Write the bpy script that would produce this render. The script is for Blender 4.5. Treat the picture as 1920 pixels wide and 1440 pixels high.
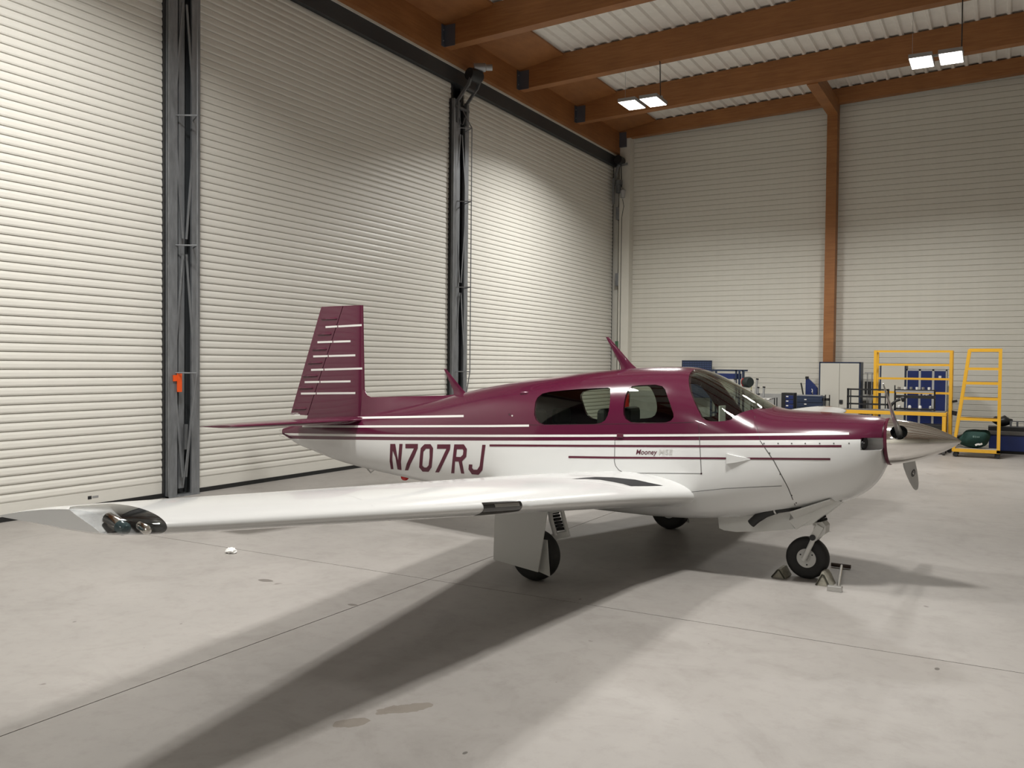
import bpy, bmesh, math, random
import numpy as np
from mathutils import Vector, Matrix, Euler

for _o in list(bpy.data.objects):
    bpy.data.objects.remove(_o, do_unlink=True)
scene = bpy.context.scene
C = scene.collection
rnd = random.Random(7)

# ------------------------------------------------------------------ camera
# world: X right along the back wall, Y towards the back wall, Z up
CAM_F, CAM_YAW, CAM_PITCH, CAM_ROLL, CAM_H = 1632.7, math.radians(29.477), math.radians(-1.292), math.radians(0.5617), 1.783
def cam_axes():
    f = np.array([-math.sin(CAM_YAW)*math.cos(CAM_PITCH), math.cos(CAM_YAW)*math.cos(CAM_PITCH), math.sin(CAM_PITCH)])
    r = np.array([math.cos(CAM_YAW), math.sin(CAM_YAW), 0.0])
    u = np.cross(r, f)
    r2 = math.cos(CAM_ROLL)*r + math.sin(CAM_ROLL)*u
    u2 = -math.sin(CAM_ROLL)*r + math.cos(CAM_ROLL)*u
    return r2, u2, f
CR, CU, CFW = cam_axes()
cam_data = bpy.data.cameras.new('camera')
cam_data.sensor_width = 36.0
cam_data.lens = CAM_F/1920*36.0
cam_data.clip_end = 200
cam = bpy.data.objects.new('camera', cam_data)
C.objects.link(cam)
_m = Matrix.Identity(4)
for _i in range(3):
    _m[_i][0] = CR[_i]; _m[_i][1] = CU[_i]; _m[_i][2] = -CFW[_i]
_m[2][3] = CAM_H
cam.matrix_world = _m
scene.camera = cam

# ------------------------------------------------------------------ world, exposure
world = bpy.data.worlds.new('world'); scene.world = world
world.use_nodes = True
world.node_tree.nodes['Background'].inputs[0].default_value = (0.55, 0.62, 0.8, 1)
world.node_tree.nodes['Background'].inputs[1].default_value = 0.02
vs = scene.view_settings
vs.view_transform = 'Standard'; vs.look = 'None'; vs.gamma = 1.0
vs.use_curve_mapping = False
vs.exposure = 0.0
LAMP_WATT = 152.0                                  # each of the two panels of a luminaire
LAMP_POS = [(-6.5, 16.77), (-1.13, 16.77), (-6.5, 5.17), (-1.13, 5.17), (-6.5, -6.43), (-1.13, -6.43)]
LAMP_Z = 7.10

# ------------------------------------------------------------------ materials
def lin(r, g, b):
    def c(v):
        v /= 255.0
        return v/12.92 if v <= 0.04045 else ((v+0.055)/1.055)**2.4
    return (c(r), c(g), c(b), 1.0)
MATS = {}
def mat(name, col, rough=0.5, metal=0.0, noise=0.0, nscale=8.0, bump=0.0, bscale=40.0, coat=0.0, spec=0.5, stretch=None, col2=None):
    """Principled material; optional noise variation between col and col2 in object space."""
    if name in MATS: return MATS[name]
    m = bpy.data.materials.new(name); m.use_nodes = True
    nt = m.node_tree; N = nt.nodes; L = nt.links
    b = N['Principled BSDF']
    b.inputs['Base Color'].default_value = col
    b.inputs['Roughness'].default_value = rough
    b.inputs['Metallic'].default_value = metal
    b.inputs['Specular IOR Level'].default_value = spec
    if coat: 
        b.inputs['Coat Weight'].default_value = coat; b.inputs['Coat Roughness'].default_value = 0.03
    if noise or bump:
        tc = N.new('ShaderNodeTexCoord'); mp = N.new('ShaderNodeMapping')
        L.new(tc.outputs['Object'], mp.inputs['Vector'])
        if stretch: mp.inputs['Scale'].default_value = stretch
    if noise:
        n = N.new('ShaderNodeTexNoise'); n.inputs['Scale'].default_value = nscale
        n.inputs['Detail'].default_value = 5; n.inputs['Roughness'].default_value = 0.6
        L.new(mp.outputs['Vector'], n.inputs['Vector'])
        r = N.new('ShaderNodeValToRGB')
        c2 = col2 or tuple([max(0, c*(1-noise)) for c in col[:3]] + [1])
        r.color_ramp.elements[0].position = 0.3; r.color_ramp.elements[0].color = c2
        r.color_ramp.elements[1].position = 0.7; r.color_ramp.elements[1].color = col
        L.new(n.outputs['Fac'], r.inputs['Fac']); L.new(r.outputs['Color'], b.inputs['Base Color'])
    if bump:
        n2 = N.new('ShaderNodeTexNoise'); n2.inputs['Scale'].default_value = bscale; n2.inputs['Detail'].default_value = 4
        L.new(mp.outputs['Vector'], n2.inputs['Vector'])
        bp = N.new('ShaderNodeBump'); bp.inputs['Strength'].default_value = bump; bp.inputs['Distance'].default_value = 0.01
        L.new(n2.outputs['Fac'], bp.inputs['Height']); L.new(bp.outputs['Normal'], b.inputs['Normal'])
    MATS[name] = m
    return m

def wood_mat():
    m = bpy.data.materials.new('glulam'); m.use_nodes = True
    N = m.node_tree.nodes; L = m.node_tree.links; b = N['Principled BSDF']
    tc = N.new('ShaderNodeTexCoord'); mp = N.new('ShaderNodeMapping')
    L.new(tc.outputs['Object'], mp.inputs['Vector']); mp.inputs['Scale'].default_value = (0.6, 0.6, 9.0)
    n = N.new('ShaderNodeTexNoise'); n.inputs['Scale'].default_value = 3.0; n.inputs['Detail'].default_value = 6
    n.inputs['Roughness'].default_value = 0.65
    L.new(mp.outputs['Vector'], n.inputs['Vector'])
    r = N.new('ShaderNodeValToRGB')
    r.color_ramp.elements[0].position = 0.25; r.color_ramp.elements[0].color = (0.27, 0.105, 0.032, 1)
    r.color_ramp.elements[1].position = 0.75; r.color_ramp.elements[1].color = (0.40, 0.175, 0.058, 1)
    L.new(n.outputs['Fac'], r.inputs['Fac'])
    n2 = N.new('ShaderNodeTexNoise'); n2.inputs['Scale'].default_value = 1.3; n2.inputs['Detail'].default_value = 2
    L.new(tc.outputs['Object'], n2.inputs['Vector'])
    mx = N.new('ShaderNodeMixRGB'); mx.blend_type = 'MULTIPLY'; mx.inputs['Fac'].default_value = 0.35
    r2 = N.new('ShaderNodeValToRGB'); r2.color_ramp.elements[0].color = (0.6, 0.55, 0.5, 1); r2.color_ramp.elements[0].position = 0.35
    r2.color_ramp.elements[1].position = 0.65
    L.new(n2.outputs['Fac'], r2.inputs['Fac'])
    L.new(r.outputs['Color'], mx.inputs['Color1']); L.new(r2.outputs['Color'], mx.inputs['Color2'])
    L.new(mx.outputs['Color'], b.inputs['Base Color'])
    b.inputs['Roughness'].default_value = 0.55
    return m

def floor_mat():
    m = bpy.data.materials.new('concrete'); m.use_nodes = True
    N = m.node_tree.nodes; L = m.node_tree.links; b = N['Principled BSDF']
    tc = N.new('ShaderNodeTexCoord')
    def noise(scale, detail, rough, dist=0.0):
        n = N.new('ShaderNodeTexNoise'); n.inputs['Scale'].default_value = scale; n.inputs['Detail'].default_value = detail
        n.inputs['Roughness'].default_value = rough; n.inputs['Distortion'].default_value = dist
        L.new(tc.outputs['Object'], n.inputs['Vector']); return n
    def ramp(n, p0, c0, p1, c1):
        r = N.new('ShaderNodeValToRGB')
        r.color_ramp.elements[0].position = p0; r.color_ramp.elements[0].color = c0
        r.color_ramp.elements[1].position = p1; r.color_ramp.elements[1].color = c1
        L.new(n.outputs['Fac'], r.inputs['Fac']); return r
    def mul(a, c, f):
        x = N.new('ShaderNodeMixRGB'); x.blend_type = 'MULTIPLY'; x.inputs['Fac'].default_value = f
        L.new(a.outputs['Color'], x.inputs['Color1']); L.new(c.outputs['Color'], x.inputs['Color2']); return x
    a = ramp(noise(0.55, 6, 0.6, 0.4), 0.3, (0.287, 0.270, 0.255, 1), 0.7, (0.348, 0.327, 0.308, 1))
    s = ramp(noise(1.7, 7, 0.7, 0.8), 0.28, (0.80, 0.79, 0.78, 1), 0.5, (1, 1, 1, 1))
    f = ramp(noise(9.0, 5, 0.7), 0.25, (0.86, 0.85, 0.84, 1), 0.5, (1, 1, 1, 1))
    # scattered small dark scuffs
    sp = ramp(noise(3.4, 3, 0.45, 0.3), 0.215, (0.5, 0.47, 0.45, 1), 0.235, (1, 1, 1, 1))
    sp2 = ramp(noise(7.7, 2, 0.4, 0.2), 0.19, (0.45, 0.43, 0.42, 1), 0.205, (1, 1, 1, 1))
    x = mul(a, s, 0.75); x = mul(x, f, 0.8); x = mul(x, sp, 0.8); x = mul(x, sp2, 0.9)
    # sparse little marks: one voronoi cell in four carries a ragged dark dab
    def dabs(scale, size, gate, dark, sx):
        mp = N.new('ShaderNodeMapping'); mp.inputs['Scale'].default_value = (sx, 1, 1); L.new(tc.outputs['Object'], mp.inputs['Vector'])
        nn = N.new('ShaderNodeTexNoise'); nn.inputs['Scale'].default_value = scale*4; L.new(tc.outputs['Object'], nn.inputs['Vector'])
        ad = N.new('ShaderNodeMixRGB'); ad.blend_type = 'ADD'; ad.inputs['Fac'].default_value = 0.06/scale
        L.new(mp.outputs['Vector'], ad.inputs['Color1']); L.new(nn.outputs['Color'], ad.inputs['Color2'])
        v = N.new('ShaderNodeTexVoronoi'); v.inputs['Scale'].default_value = scale; L.new(ad.outputs['Color'], v.inputs['Vector'])
        sp_ = N.new('ShaderNodeSeparateColor'); L.new(v.outputs['Color'], sp_.inputs[0])
        def mt(op, a_, b_):
            q = N.new('ShaderNodeMath'); q.operation = op
            for i, k in ((0, a_), (1, b_)):
                if isinstance(k, float): q.inputs[i].default_value = k
                else: L.new(k, q.inputs[i])
            return q.outputs[0]
        r_ = mt('MULTIPLY', sp_.outputs[1], size)
        on = mt('MULTIPLY', mt('LESS_THAN', v.outputs['Distance'], r_), mt('GREATER_THAN', sp_.outputs[0], gate))
        c = N.new('ShaderNodeMixRGB'); L.new(on, c.inputs['Fac']); c.inputs['Color1'].default_value = (1, 1, 1, 1); c.inputs['Color2'].default_value = dark
        return c
    x = mul(x, dabs(1.5, 0.075, 0.55, (0.42, 0.40, 0.38, 1), 0.55), 0.85)
    x = mul(x, dabs(2.6, 0.07, 0.6, (0.35, 0.34, 0.33, 1), 1.7), 0.85)
    # one dried spill between the joint and the camera
    for cx, cy, rx, ry in ((-2.66, 3.62, 0.16, 0.055), (-2.78, 3.34, 0.10, 0.05)):
        mp = N.new('ShaderNodeMapping'); mp.vector_type = 'TEXTURE'
        mp.inputs['Location'].default_value = (cx, cy, 0); mp.inputs['Scale'].default_value = (rx, ry, 1); mp.inputs['Rotation'].default_value = (0, 0, 0.9)
        L.new(tc.outputs['Object'], mp.inputs['Vector'])
        ln = N.new('ShaderNodeVectorMath'); ln.operation = 'LENGTH'; L.new(mp.outputs['Vector'], ln.inputs[0])
        nn = noise(14, 3, 0.6); ad = N.new('ShaderNodeMath'); ad.operation = 'ADD'; L.new(ln.outputs['Value'], ad.inputs[0]); L.new(nn.outputs['Fac'], ad.inputs[1])
        rr_ = N.new('ShaderNodeValToRGB'); rr_.color_ramp.elements[0].position = 0.98; rr_.color_ramp.elements[0].color = (0.72, 0.68, 0.63, 1)
        rr_.color_ramp.elements[1].position = 1.0; hv = N.new('ShaderNodeMath'); hv.operation = 'MULTIPLY'; hv.inputs[1].default_value = 0.67
        L.new(ad.outputs[0], hv.inputs[0]); L.new(hv.outputs[0], rr_.inputs['Fac']); x = mul(x, rr_, 1.0)
    L.new(x.outputs['Color'], b.inputs['Base Color'])
    b.inputs['Roughness'].default_value = 0.5
    b.inputs['Specular IOR Level'].default_value = 0.35
    rr = noise(1.1, 4, 0.6)
    mr = N.new('ShaderNodeMapRange'); mr.inputs['To Min'].default_value = 0.38; mr.inputs['To Max'].default_value = 0.62
    L.new(rr.outputs['Fac'], mr.inputs['Value']); L.new(mr.outputs['Result'], b.inputs['Roughness'])
    return m

M_WOOD = wood_mat()
M_FLOOR = floor_mat()
M_SLAT = mat('shutter_enamel', (0.74, 0.725, 0.67, 1), 0.42, noise=0.05, nscale=30, stretch=(1, 0.15, 1))
M_SIDING = mat('siding_enamel', (0.70, 0.685, 0.62, 1), 0.45, noise=0.05, nscale=6)
M_DECK = mat('deck_enamel', (0.90, 0.88, 0.83, 1), 0.45, noise=0.08, nscale=5)
M_GALV = mat('galvanised_steel', (0.30, 0.315, 0.335, 1), 0.42, metal=0.5, noise=0.35, nscale=5, stretch=(3, 3, 0.7))
M_GALVD = mat('galvanised_dark', (0.17, 0.18, 0.19, 1), 0.5, metal=0.4, noise=0.4, nscale=6, stretch=(3, 3, 0.7))
M_ANTHR = mat('anthracite_paint', (0.040, 0.044, 0.048, 1), 0.5)
M_RUBBER = mat('black_rubber', (0.012, 0.012, 0.012, 1), 0.75)
M_TYRE = mat('tyre_rubber', (0.016, 0.0155, 0.015, 1), 0.7, noise=0.3, nscale=30)
M_HANGER = mat('bracket_steel', (0.14, 0.155, 0.19, 1), 0.45, metal=0.6)
M_BLACK = mat('black_paint', (0.015, 0.016, 0.018, 1), 0.45)
M_WHITE = mat('aircraft_white', (0.71, 0.715, 0.71, 1), 0.22, coat=0.4)
M_MAROON = mat('aircraft_maroon', (0.088, 0.008, 0.031, 1), 0.25, coat=0.45)
M_MAROON_D = mat('maroon_decal', (0.095, 0.012, 0.030, 1), 0.3)
M_GEARGREY = mat('gear_door_paint', (0.62, 0.62, 0.60, 1), 0.4)
M_CHROME = mat('polished_metal', (0.80, 0.78, 0.75, 1), 0.10, metal=1.0)
M_STEEL = mat('brushed_steel', (0.55, 0.55, 0.54, 1), 0.3, metal=1.0)
M_DARKMETAL = mat('dark_lamp_recess', (0.22, 0.225, 0.23, 1), 0.25, metal=0.8)
M_INTERIOR = mat('cabin_trim', (0.028, 0.030, 0.028, 1), 0.7)
M_SEAT = mat('seat_leather', (0.025, 0.026, 0.026, 1), 0.5)
M_YELLOW = mat('yellow_paint', (0.78, 0.43, 0.035, 1), 0.4)
M_BLUE = mat('locker_blue', (0.012, 0.026, 0.125, 1), 0.4)
M_NAVY = mat('navy_paint', (0.015, 0.028, 0.065, 1), 0.45)
M_CABGREY = mat('cabinet_grey', (0.56, 0.55, 0.50, 1), 0.45)
M_LOCKERFRAME = mat('locker_frame_grey', (0.45, 0.46, 0.46, 1), 0.45)
M_ORANGE = mat('orange_tag', (0.85, 0.10, 0.01, 1), 0.5)
M_RED = mat('red_paint', (0.55, 0.02, 0.015, 1), 0.35)
M_GREEN = mat('green_fabric', (0.005, 0.036, 0.029, 1), 0.8, bump=0.4, bscale=25)
M_SILVERTEXT = mat('decal_silver', (0.55, 0.54, 0.52, 1), 0.4)
M_PRINT = mat('white_print', (0.75, 0.74, 0.72, 1), 0.5)
M_LINE = mat('panel_gap', (0.10, 0.098, 0.095, 1), 0.7)
M_LINE2 = mat('panel_gap_maroon', (0.03, 0.006, 0.012, 1), 0.6)
M_PAPER = mat('paper', (0.82, 0.82, 0.80, 1), 0.8)
M_CHOCK = mat('chock_canvas', (0.36, 0.34, 0.28, 1), 0.9, noise=0.4, nscale=30)
M_ALU = mat('alu_tube', (0.42, 0.43, 0.44, 1), 0.4, metal=0.5)
M_WALK = mat('wing_walk', (0.030, 0.030, 0.033, 1), 0.9, noise=0.3, nscale=200)
M_PLINTH = mat('concrete_plinth', (0.46, 0.46, 0.45, 1), 0.8, noise=0.15, nscale=4)

def glass_mat(name, tint, gloss=1.0):
    m = bpy.data.materials.new(name); m.use_nodes = True
    N = m.node_tree.nodes; L = m.node_tree.links
    out = N['Material Output']; N.remove(N['Principled BSDF'])
    t = N.new('ShaderNodeBsdfTransparent'); t.inputs['Color'].default_value = tint
    g = N.new('ShaderNodeBsdfGlossy'); g.inputs['Roughness'].default_value = 0.01
    g.inputs['Color'].default_value = (gloss, gloss, gloss, 1)
    fr = N.new('ShaderNodeFresnel')
    ge = N.new('ShaderNodeNewGeometry'); mr = N.new('ShaderNodeMapRange')          # same reflectance on both faces of the thin pane
    mr.inputs['To Min'].default_value = 1.45; mr.inputs['To Max'].default_value = 1/1.45
    L.new(ge.outputs['Backfacing'], mr.inputs['Value']); L.new(mr.outputs['Result'], fr.inputs['IOR'])
    mx = N.new('ShaderNodeMixShader')
    L.new(fr.outputs['Fac'], mx.inputs['Fac']); L.new(t.outputs['BSDF'], mx.inputs[1]); L.new(g.outputs['BSDF'], mx.inputs[2])
    L.new(mx.outputs['Shader'], out.inputs['Surface'])
    return m
M_GLASS = glass_mat('plexiglass', (0.80, 0.83, 0.79, 1))
M_LENS = glass_mat('clear_lens', (0.94, 0.94, 0.93, 1))

def emis_mat(name, col, s):
    m = bpy.data.materials.new(name); m.use_nodes = True
    b = m.node_tree.nodes['Principled BSDF']
    b.inputs['Base Color'].default_value = (0.8, 0.8, 0.8, 1)
    b.inputs['Emission Color'].default_value = col; b.inputs['Emission Strength'].default_value = s
    return m
M_LED = emis_mat('led_panel', (1.0, 0.96, 0.90, 1), 14.0)

# ------------------------------------------------------------------ mesh helpers
class MB:
    """collects verts and faces of one mesh"""
    def __init__(s): s.v = []; s.f = []; s.mi = []
    def add(s, vs_, fs, mi=0):
        o = len(s.v); s.v += [tuple(float(c) for c in v) for v in vs_]
        for f in fs: s.f.append([o+i for i in f]); s.mi.append(mi)
        return s
    def box(s, x0, x1, y0, y1, z0, z1, mi=0, mtx=None):
        v = [(x, y, z) for z in (z0, z1) for y in (y0, y1) for x in (x0, x1)]
        if mtx is not None: v = [tuple(mtx @ Vector(p)) for p in v]
        return s.add(v, [(0,2,3,1),(4,5,7,6),(0,1,5,4),(2,6,7,3),(0,4,6,2),(1,3,7,5)], mi)
    def bar(s, p, q, a, b=None, up=(0,0,1), mi=0):
        """rectangular bar from p to q, width a, height b"""
        b = b or a; p = Vector(p); q = Vector(q); d = (q-p).normalized(); u = Vector(up)
        if abs(d.dot(u)) > 0.98: u = Vector((1,0,0))
        r = d.cross(u).normalized(); u = r.cross(d).normalized()
        v = [tuple(e + r*sx*a/2 + u*sz*b/2) for e in (p, q) for sz in (-1, 1) for sx in (-1, 1)]
        return s.add(v, [(0,2,3,1),(4,5,7,6),(0,1,5,4),(2,6,7,3),(0,4,6,2),(1,3,7,5)], mi)
    def tube(s, pts, r, n=10, mi=0, cap=True):
        pts = [Vector(p) for p in pts]; rs = r if isinstance(r, (list, tuple)) else [r]*len(pts)
        rings = []; u = None
        for i, p in enumerate(pts):
            d = (pts[min(i+1, len(pts)-1)] - pts[max(i-1, 0)]).normalized()
            if u is None:
                u = d.cross(Vector((0,0,1)))
                if u.length < 0.05: u = d.cross(Vector((1,0,0)))
            u = (u - d*u.dot(d)).normalized(); w = d.cross(u)
            rings.append([tuple(p + (u*math.cos(2*math.pi*k/n) + w*math.sin(2*math.pi*k/n))*rs[i]) for k in range(n)])
        v = [p for rg in rings for p in rg]; f = []
        for i in range(len(rings)-1):
            for k in range(n):
                k2 = (k+1) % n; f.append((i*n+k, i*n+k2, (i+1)*n+k2, (i+1)*n+k))
        if cap:
            f.append(tuple(reversed(range(n)))); f.append(tuple((len(rings)-1)*n+k for k in range(n)))
        return s.add(v, f, mi)
    def lathe(s, prof, org, axis, n=32, mi=0):
        """prof: (radius, along axis) list, revolved about axis through org"""
        a = Vector(axis).normalized(); u = a.cross(Vector((0,0,1)))
        if u.length < 0.05: u = Vector((1,0,0))
        u.normalize(); w = a.cross(u); o = Vector(org); v = []; f = []
        for r, t in prof:
            for k in range(n):
                th = 2*math.pi*k/n
                v.append(tuple(o + a*t + (u*math.cos(th)+w*math.sin(th))*r))
        for i in range(len(prof)-1):
            for k in range(n):
                k2 = (k+1) % n; f.append((i*n+k, i*n+k2, (i+1)*n+k2, (i+1)*n+k))
        return s.add(v, f, mi)
    def prism(s, poly, axis, a, b, mi=0):
        """2D polygon extruded along axis ('x','y','z') from a to b"""
        def P(p, t):
            return {'x': (t, p[0], p[1]), 'y': (p[0], t, p[1]), 'z': (p[0], p[1], t)}[axis]
        n = len(poly)
        v = [P(p, a) for p in poly] + [P(p, b) for p in poly]
        f = [tuple(range(n)), tuple(reversed(range(n, 2*n)))]
        for i in range(n):
            j = (i+1) % n; f.append((i, i+n, j+n, j))
        return s.add(v, f, mi)
    def mesh(s, name):
        me = bpy.data.meshes.new(name); me.from_pydata(s.v, [], s.f)
        me.polygons.foreach_set('material_index', s.mi)
        bm = bmesh.new(); bm.from_mesh(me); bmesh.ops.recalc_face_normals(bm, faces=bm.faces); bm.to_mesh(me); bm.free()
        return me
    def build(s, name, mats, parent=None, smooth=None, bevel=0.0):
        me = s.mesh(name)
        if bevel:
            bm = bmesh.new(); bm.from_mesh(me)
            bmesh.ops.bevel(bm, geom=bm.edges[:], offset=bevel, segments=2, affect='EDGES', profile=0.5)
            bm.to_mesh(me); bm.free()
        return link(name, me, mats, parent, smooth)
def link(name, me, mats, parent=None, smooth=None):
    if not isinstance(mats, (list, tuple)): mats = [mats]
    if not me.materials:
        for m in mats: me.materials.append(m)
    if smooth is not None:
        me.polygons.foreach_set('use_smooth', [True]*len(me.polygons))
        me.set_sharp_from_angle(angle=math.radians(smooth))
    o = bpy.data.objects.new(name, me); C.objects.link(o)
    if parent is not None: o.parent = parent
    return o
def empty(name, loc=(0,0,0), rz=0.0, parent=None):
    o = bpy.data.objects.new(name, None); C.objects.link(o)
    o.location = loc; o.rotation_euler = (0, 0, rz); o.empty_display_size = 0.2
    if parent is not None: o.parent = parent
    return o
def tag(o, label=None, cat=None, group=None, kind=None):
    if label: o['label'] = label
    if cat: o['category'] = cat
    if group: o['group'] = group
    if kind: o['kind'] = kind
    return o
def thing(name, label, cat, loc=(0,0,0), rz=0.0, group=None, kind=None):
    return tag(empty(name, loc, rz), label, cat, group, kind)
def copy_tree(o, parent=None):
    c = o.copy(); C.objects.link(c); c.parent = parent
    for ch in list(o.children): copy_tree(ch, c)
    return c
def boolean(target, cutter, op='DIFFERENCE'):
    """target object's mesh replaced by the boolean result"""
    md = target.modifiers.new('b', 'BOOLEAN'); md.operation = op; md.object = cutter; md.solver = 'EXACT'
    md.use_self = False
    try: md.material_mode = 'INDEX'
    except Exception: pass
    bpy.context.view_layer.update()
    dg = bpy.context.evaluated_depsgraph_get()
    me = bpy.data.meshes.new_from_object(target.evaluated_get(dg))
    target.modifiers.clear(); old = target.data; target.data = me
    bpy.data.meshes.remove(old)
def drop(o):
    me = o.data; bpy.data.objects.remove(o, do_unlink=True)
    if me is not None and me.users == 0: bpy.data.meshes.remove(me)

# ================================================================== THE HANGAR
DOOR_X = -9.53
WALL_Y = 22.65
X_R, Y_F = 9.0, -10.0                                # unseen walls beside and behind the camera
def deck_z(x): return 8.36 + 0.036*(x + 8.3)

# ---- floor: four slabs with saw-cut joints
fl = thing('floor', 'pale grey polished concrete floor with saw-cut joints', 'floor', kind='structure')
MB().box(-10.2, X_R, Y_F, WALL_Y+0.3, -0.3, -0.012).build('sub_floor', mat('joint_dark', (0.10, 0.095, 0.09, 1), 0.9), fl)
g = 0.004
for x0, x1 in ((-10.2, -4.1-g), (-4.1+g, X_R)):
    for y0, y1 in ((Y_F, 5.9-g), (5.9+g, WALL_Y+0.3)):
        MB().box(x0, x1, y0, y1, -0.012, 0.0).build('slab', M_FLOOR, fl)

# ---- unseen walls
w = MB().box(X_R, X_R+0.2, Y_F, WALL_Y+0.3, 0, 9.3).build('wall_right', M_SIDING); tag(w, 'pale siding wall beyond the parking side', 'wall', kind='structure')
w = MB().box(-10.2, X_R, Y_F-0.2, Y_F, 0, 9.3).build('wall_front', M_SIDING); tag(w, 'pale siding wall facing the back wall', 'wall', kind='structure')
w = MB().box(-10.2, -9.72, Y_F, WALL_Y+0.3, 0, 8.6).build('wall_left', M_ANTHR); tag(w, 'dark wall plane behind the roller shutters', 'wall', kind='structure')

# ---- back wall of horizontal siding planks
wb = thing('wall_back', 'pale horizontal steel siding wall with wooden column', 'wall', kind='structure')
MB().box(-10.2, X_R, WALL_Y, WALL_Y+0.2, 0, 9.3).build('backing', M_SIDING, wb)
PK = 0.1335
pm = MB().prism([(0.0, 0.0), (-0.016, 0.003), (-0.016, 0.118), (-0.004, 0.1295), (0.0, 0.1295)], 'x', -9.7, X_R).mesh('plank')
pm.materials.append(M_SIDING)
for i in range(64):
    o = bpy.data.objects.new('plank', pm); C.objects.link(o); o.parent = wb; o.location = (0, WALL_Y, 0.03 + i*PK)
bb = MB().box(-9.0, -3.95, WALL_Y-0.04, WALL_Y, 0, 1.10).build('baseboard_back', M_PLINTH)
tag(bb, 'smooth grey plinth panel at the foot of siding wall', 'plinth', kind='structure')

# wooden column on the back wall
wc = MB().box(-3.875, -3.635, WALL_Y-0.34, WALL_Y-0.02, 0, 8.30).build('wall_column', M_WOOD, bevel=0.006)
tag(wc, 'tall orange-brown glulam wooden column against siding wall', 'column', kind='structure')

# pale corner column with grey connection boxes
cc = thing('wall_column', 'pale corner column beside the last roller shutter', 'column', kind='structure')
MB().box(-9.30, -9.00, WALL_Y-0.30, WALL_Y, 0, 8.05).build('shaft', M_SIDING, cc)
MB().box(-9.70, -9.40, WALL_Y-0.12, WALL_Y+0.0, 0, 8.05).build('side_cover', M_SIDING, cc)
for z in (5.97, 4.15):
    MB().box(-9.40, -9.30, WALL_Y-0.30, WALL_Y-0.06, z-0.17, z+0.17).build('junction_box', M_GALV, cc)
MB().box(-9.36, -9.28, WALL_Y-0.34, WALL_Y-0.12, 2.2, 2.45).build('switch_box', mat('green_box', (0.05, 0.13, 0.07, 1), 0.5), cc)
MB().box(-9.32, -9.10, WALL_Y-0.36, WALL_Y-0.1, 7.75, 8.15).build('cap_bracket', M_HANGER, cc)

# ---- roof deck: trapezoid sheet, ribs along Y
prof = []
x = -9.9; p = 0.275
while x < X_R:
    for dx, dz in ((0.0, 0.045), (0.17, 0.045), (0.20, 0.0), (0.245, 0.0)):
        prof.append((x+dx, deck_z(x+dx)+dz))
    x += p
v = []; f = []
for X, Z in prof: v += [(X, Y_F, Z), (X, WALL_Y+0.3, Z)]
for i in range(len(prof)-1): f.append((2*i, 2*i+1, 2*i+3, 2*i+2))
ceil = MB().add(v, f).build('ceiling', M_DECK)
tag(ceil, 'white trapezoid steel roof deck above the glulam beams', 'ceiling', kind='structure')
MB().box(-10.2, X_R+0.2, Y_F, WALL_Y+0.5, 9.25, 9.4).build('roof', M_ANTHR)
tag(bpy.data.objects['roof'], 'dark upper roof layer over the steel deck', 'roof', kind='structure')

# ---- beam over the doors, soffit panels, rafters
hb = MB().box(-9.75, -9.30, Y_F, WALL_Y, 7.58, 8.22).build('ceiling_beam', M_WOOD)
tag(hb, 'long glulam header beam running above the roller shutters', 'beam', kind='structure')
RAF = [-0.65 + 2.9*i for i in range(-3, 8)]                 # 13.85, 16.75, 19.65 in view
RAF = [y for y in RAF if Y_F+0.3 < y < 21]
sof = thing('trim_1', 'wooden soffit panels between header beam and white roof deck', 'soffit', kind='structure')
ys = [Y_F] + RAF + [WALL_Y-0.3]
for a, b in zip(ys[:-1], ys[1:]):
    MB().add([(X, Y, deck_z(X)-dz) for X in (-9.30, -8.24) for Y in (a+0.1, b-0.1) for dz in ((0.16 if X < -9 else 0.035), 0.0)],
             [(0,1,3,2),(4,6,7,5),(0,4,5,1),(2,3,7,6),(0,2,6,4),(1,5,7,3)]).build('panel', M_WOOD, sof)
def rafter(yc, w, depth, label):
    r = thing('roof_beam', label, 'beam', kind='structure')
    x0, x1 = -9.30, X_R
    v = [(X, yc+s*w/2, deck_z(X)-d) for X in (x0, x1) for s in (-1, 1) for d in (depth, 0.0)]
    MB().add(v, [(0,1,3,2),(4,6,7,5),(0,4,5,1),(2,3,7,6),(0,2,6,4),(1,5,7,3)]).build('glulam', M_WOOD, r)
    return r
for i, y in enumerate(RAF):
    r = rafter(y, 0.22, 0.575, 'deep glulam rafter spanning from the header beam under the white deck' )
    r['group'] = 'glulam rafters'
    h = MB().box(-9.31, -9.285, y-0.22, y-0.11, 7.74, 8.14).box(-9.29, -9.06, y-0.125, y-0.11, 7.74, 8.14).build('hanger_bracket', M_HANGER, r)
    for z in (7.84, 8.04): MB().tube([(-9.29, y-0.17, z), (-9.275, y-0.17, z)], 0.012, 8).build('bolt', M_STEEL, h)
r = rafter(WALL_Y-0.24, 0.2, 0.345, 'shallow glulam edge beam along the top of siding wall')
# short tie between last rafter and back beam, over the column
tie = MB()
zt = deck_z(-3.75)
tie.box(-3.87, -3.63, 19.75, WALL_Y-0.34, zt-0.60, zt-0.24)
tie.build('ceiling_beam', M_WOOD)
tag(bpy.data.objects['ceiling_beam.001'], 'short glulam tie beam above the wooden wall column', 'beam', kind='structure')

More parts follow.
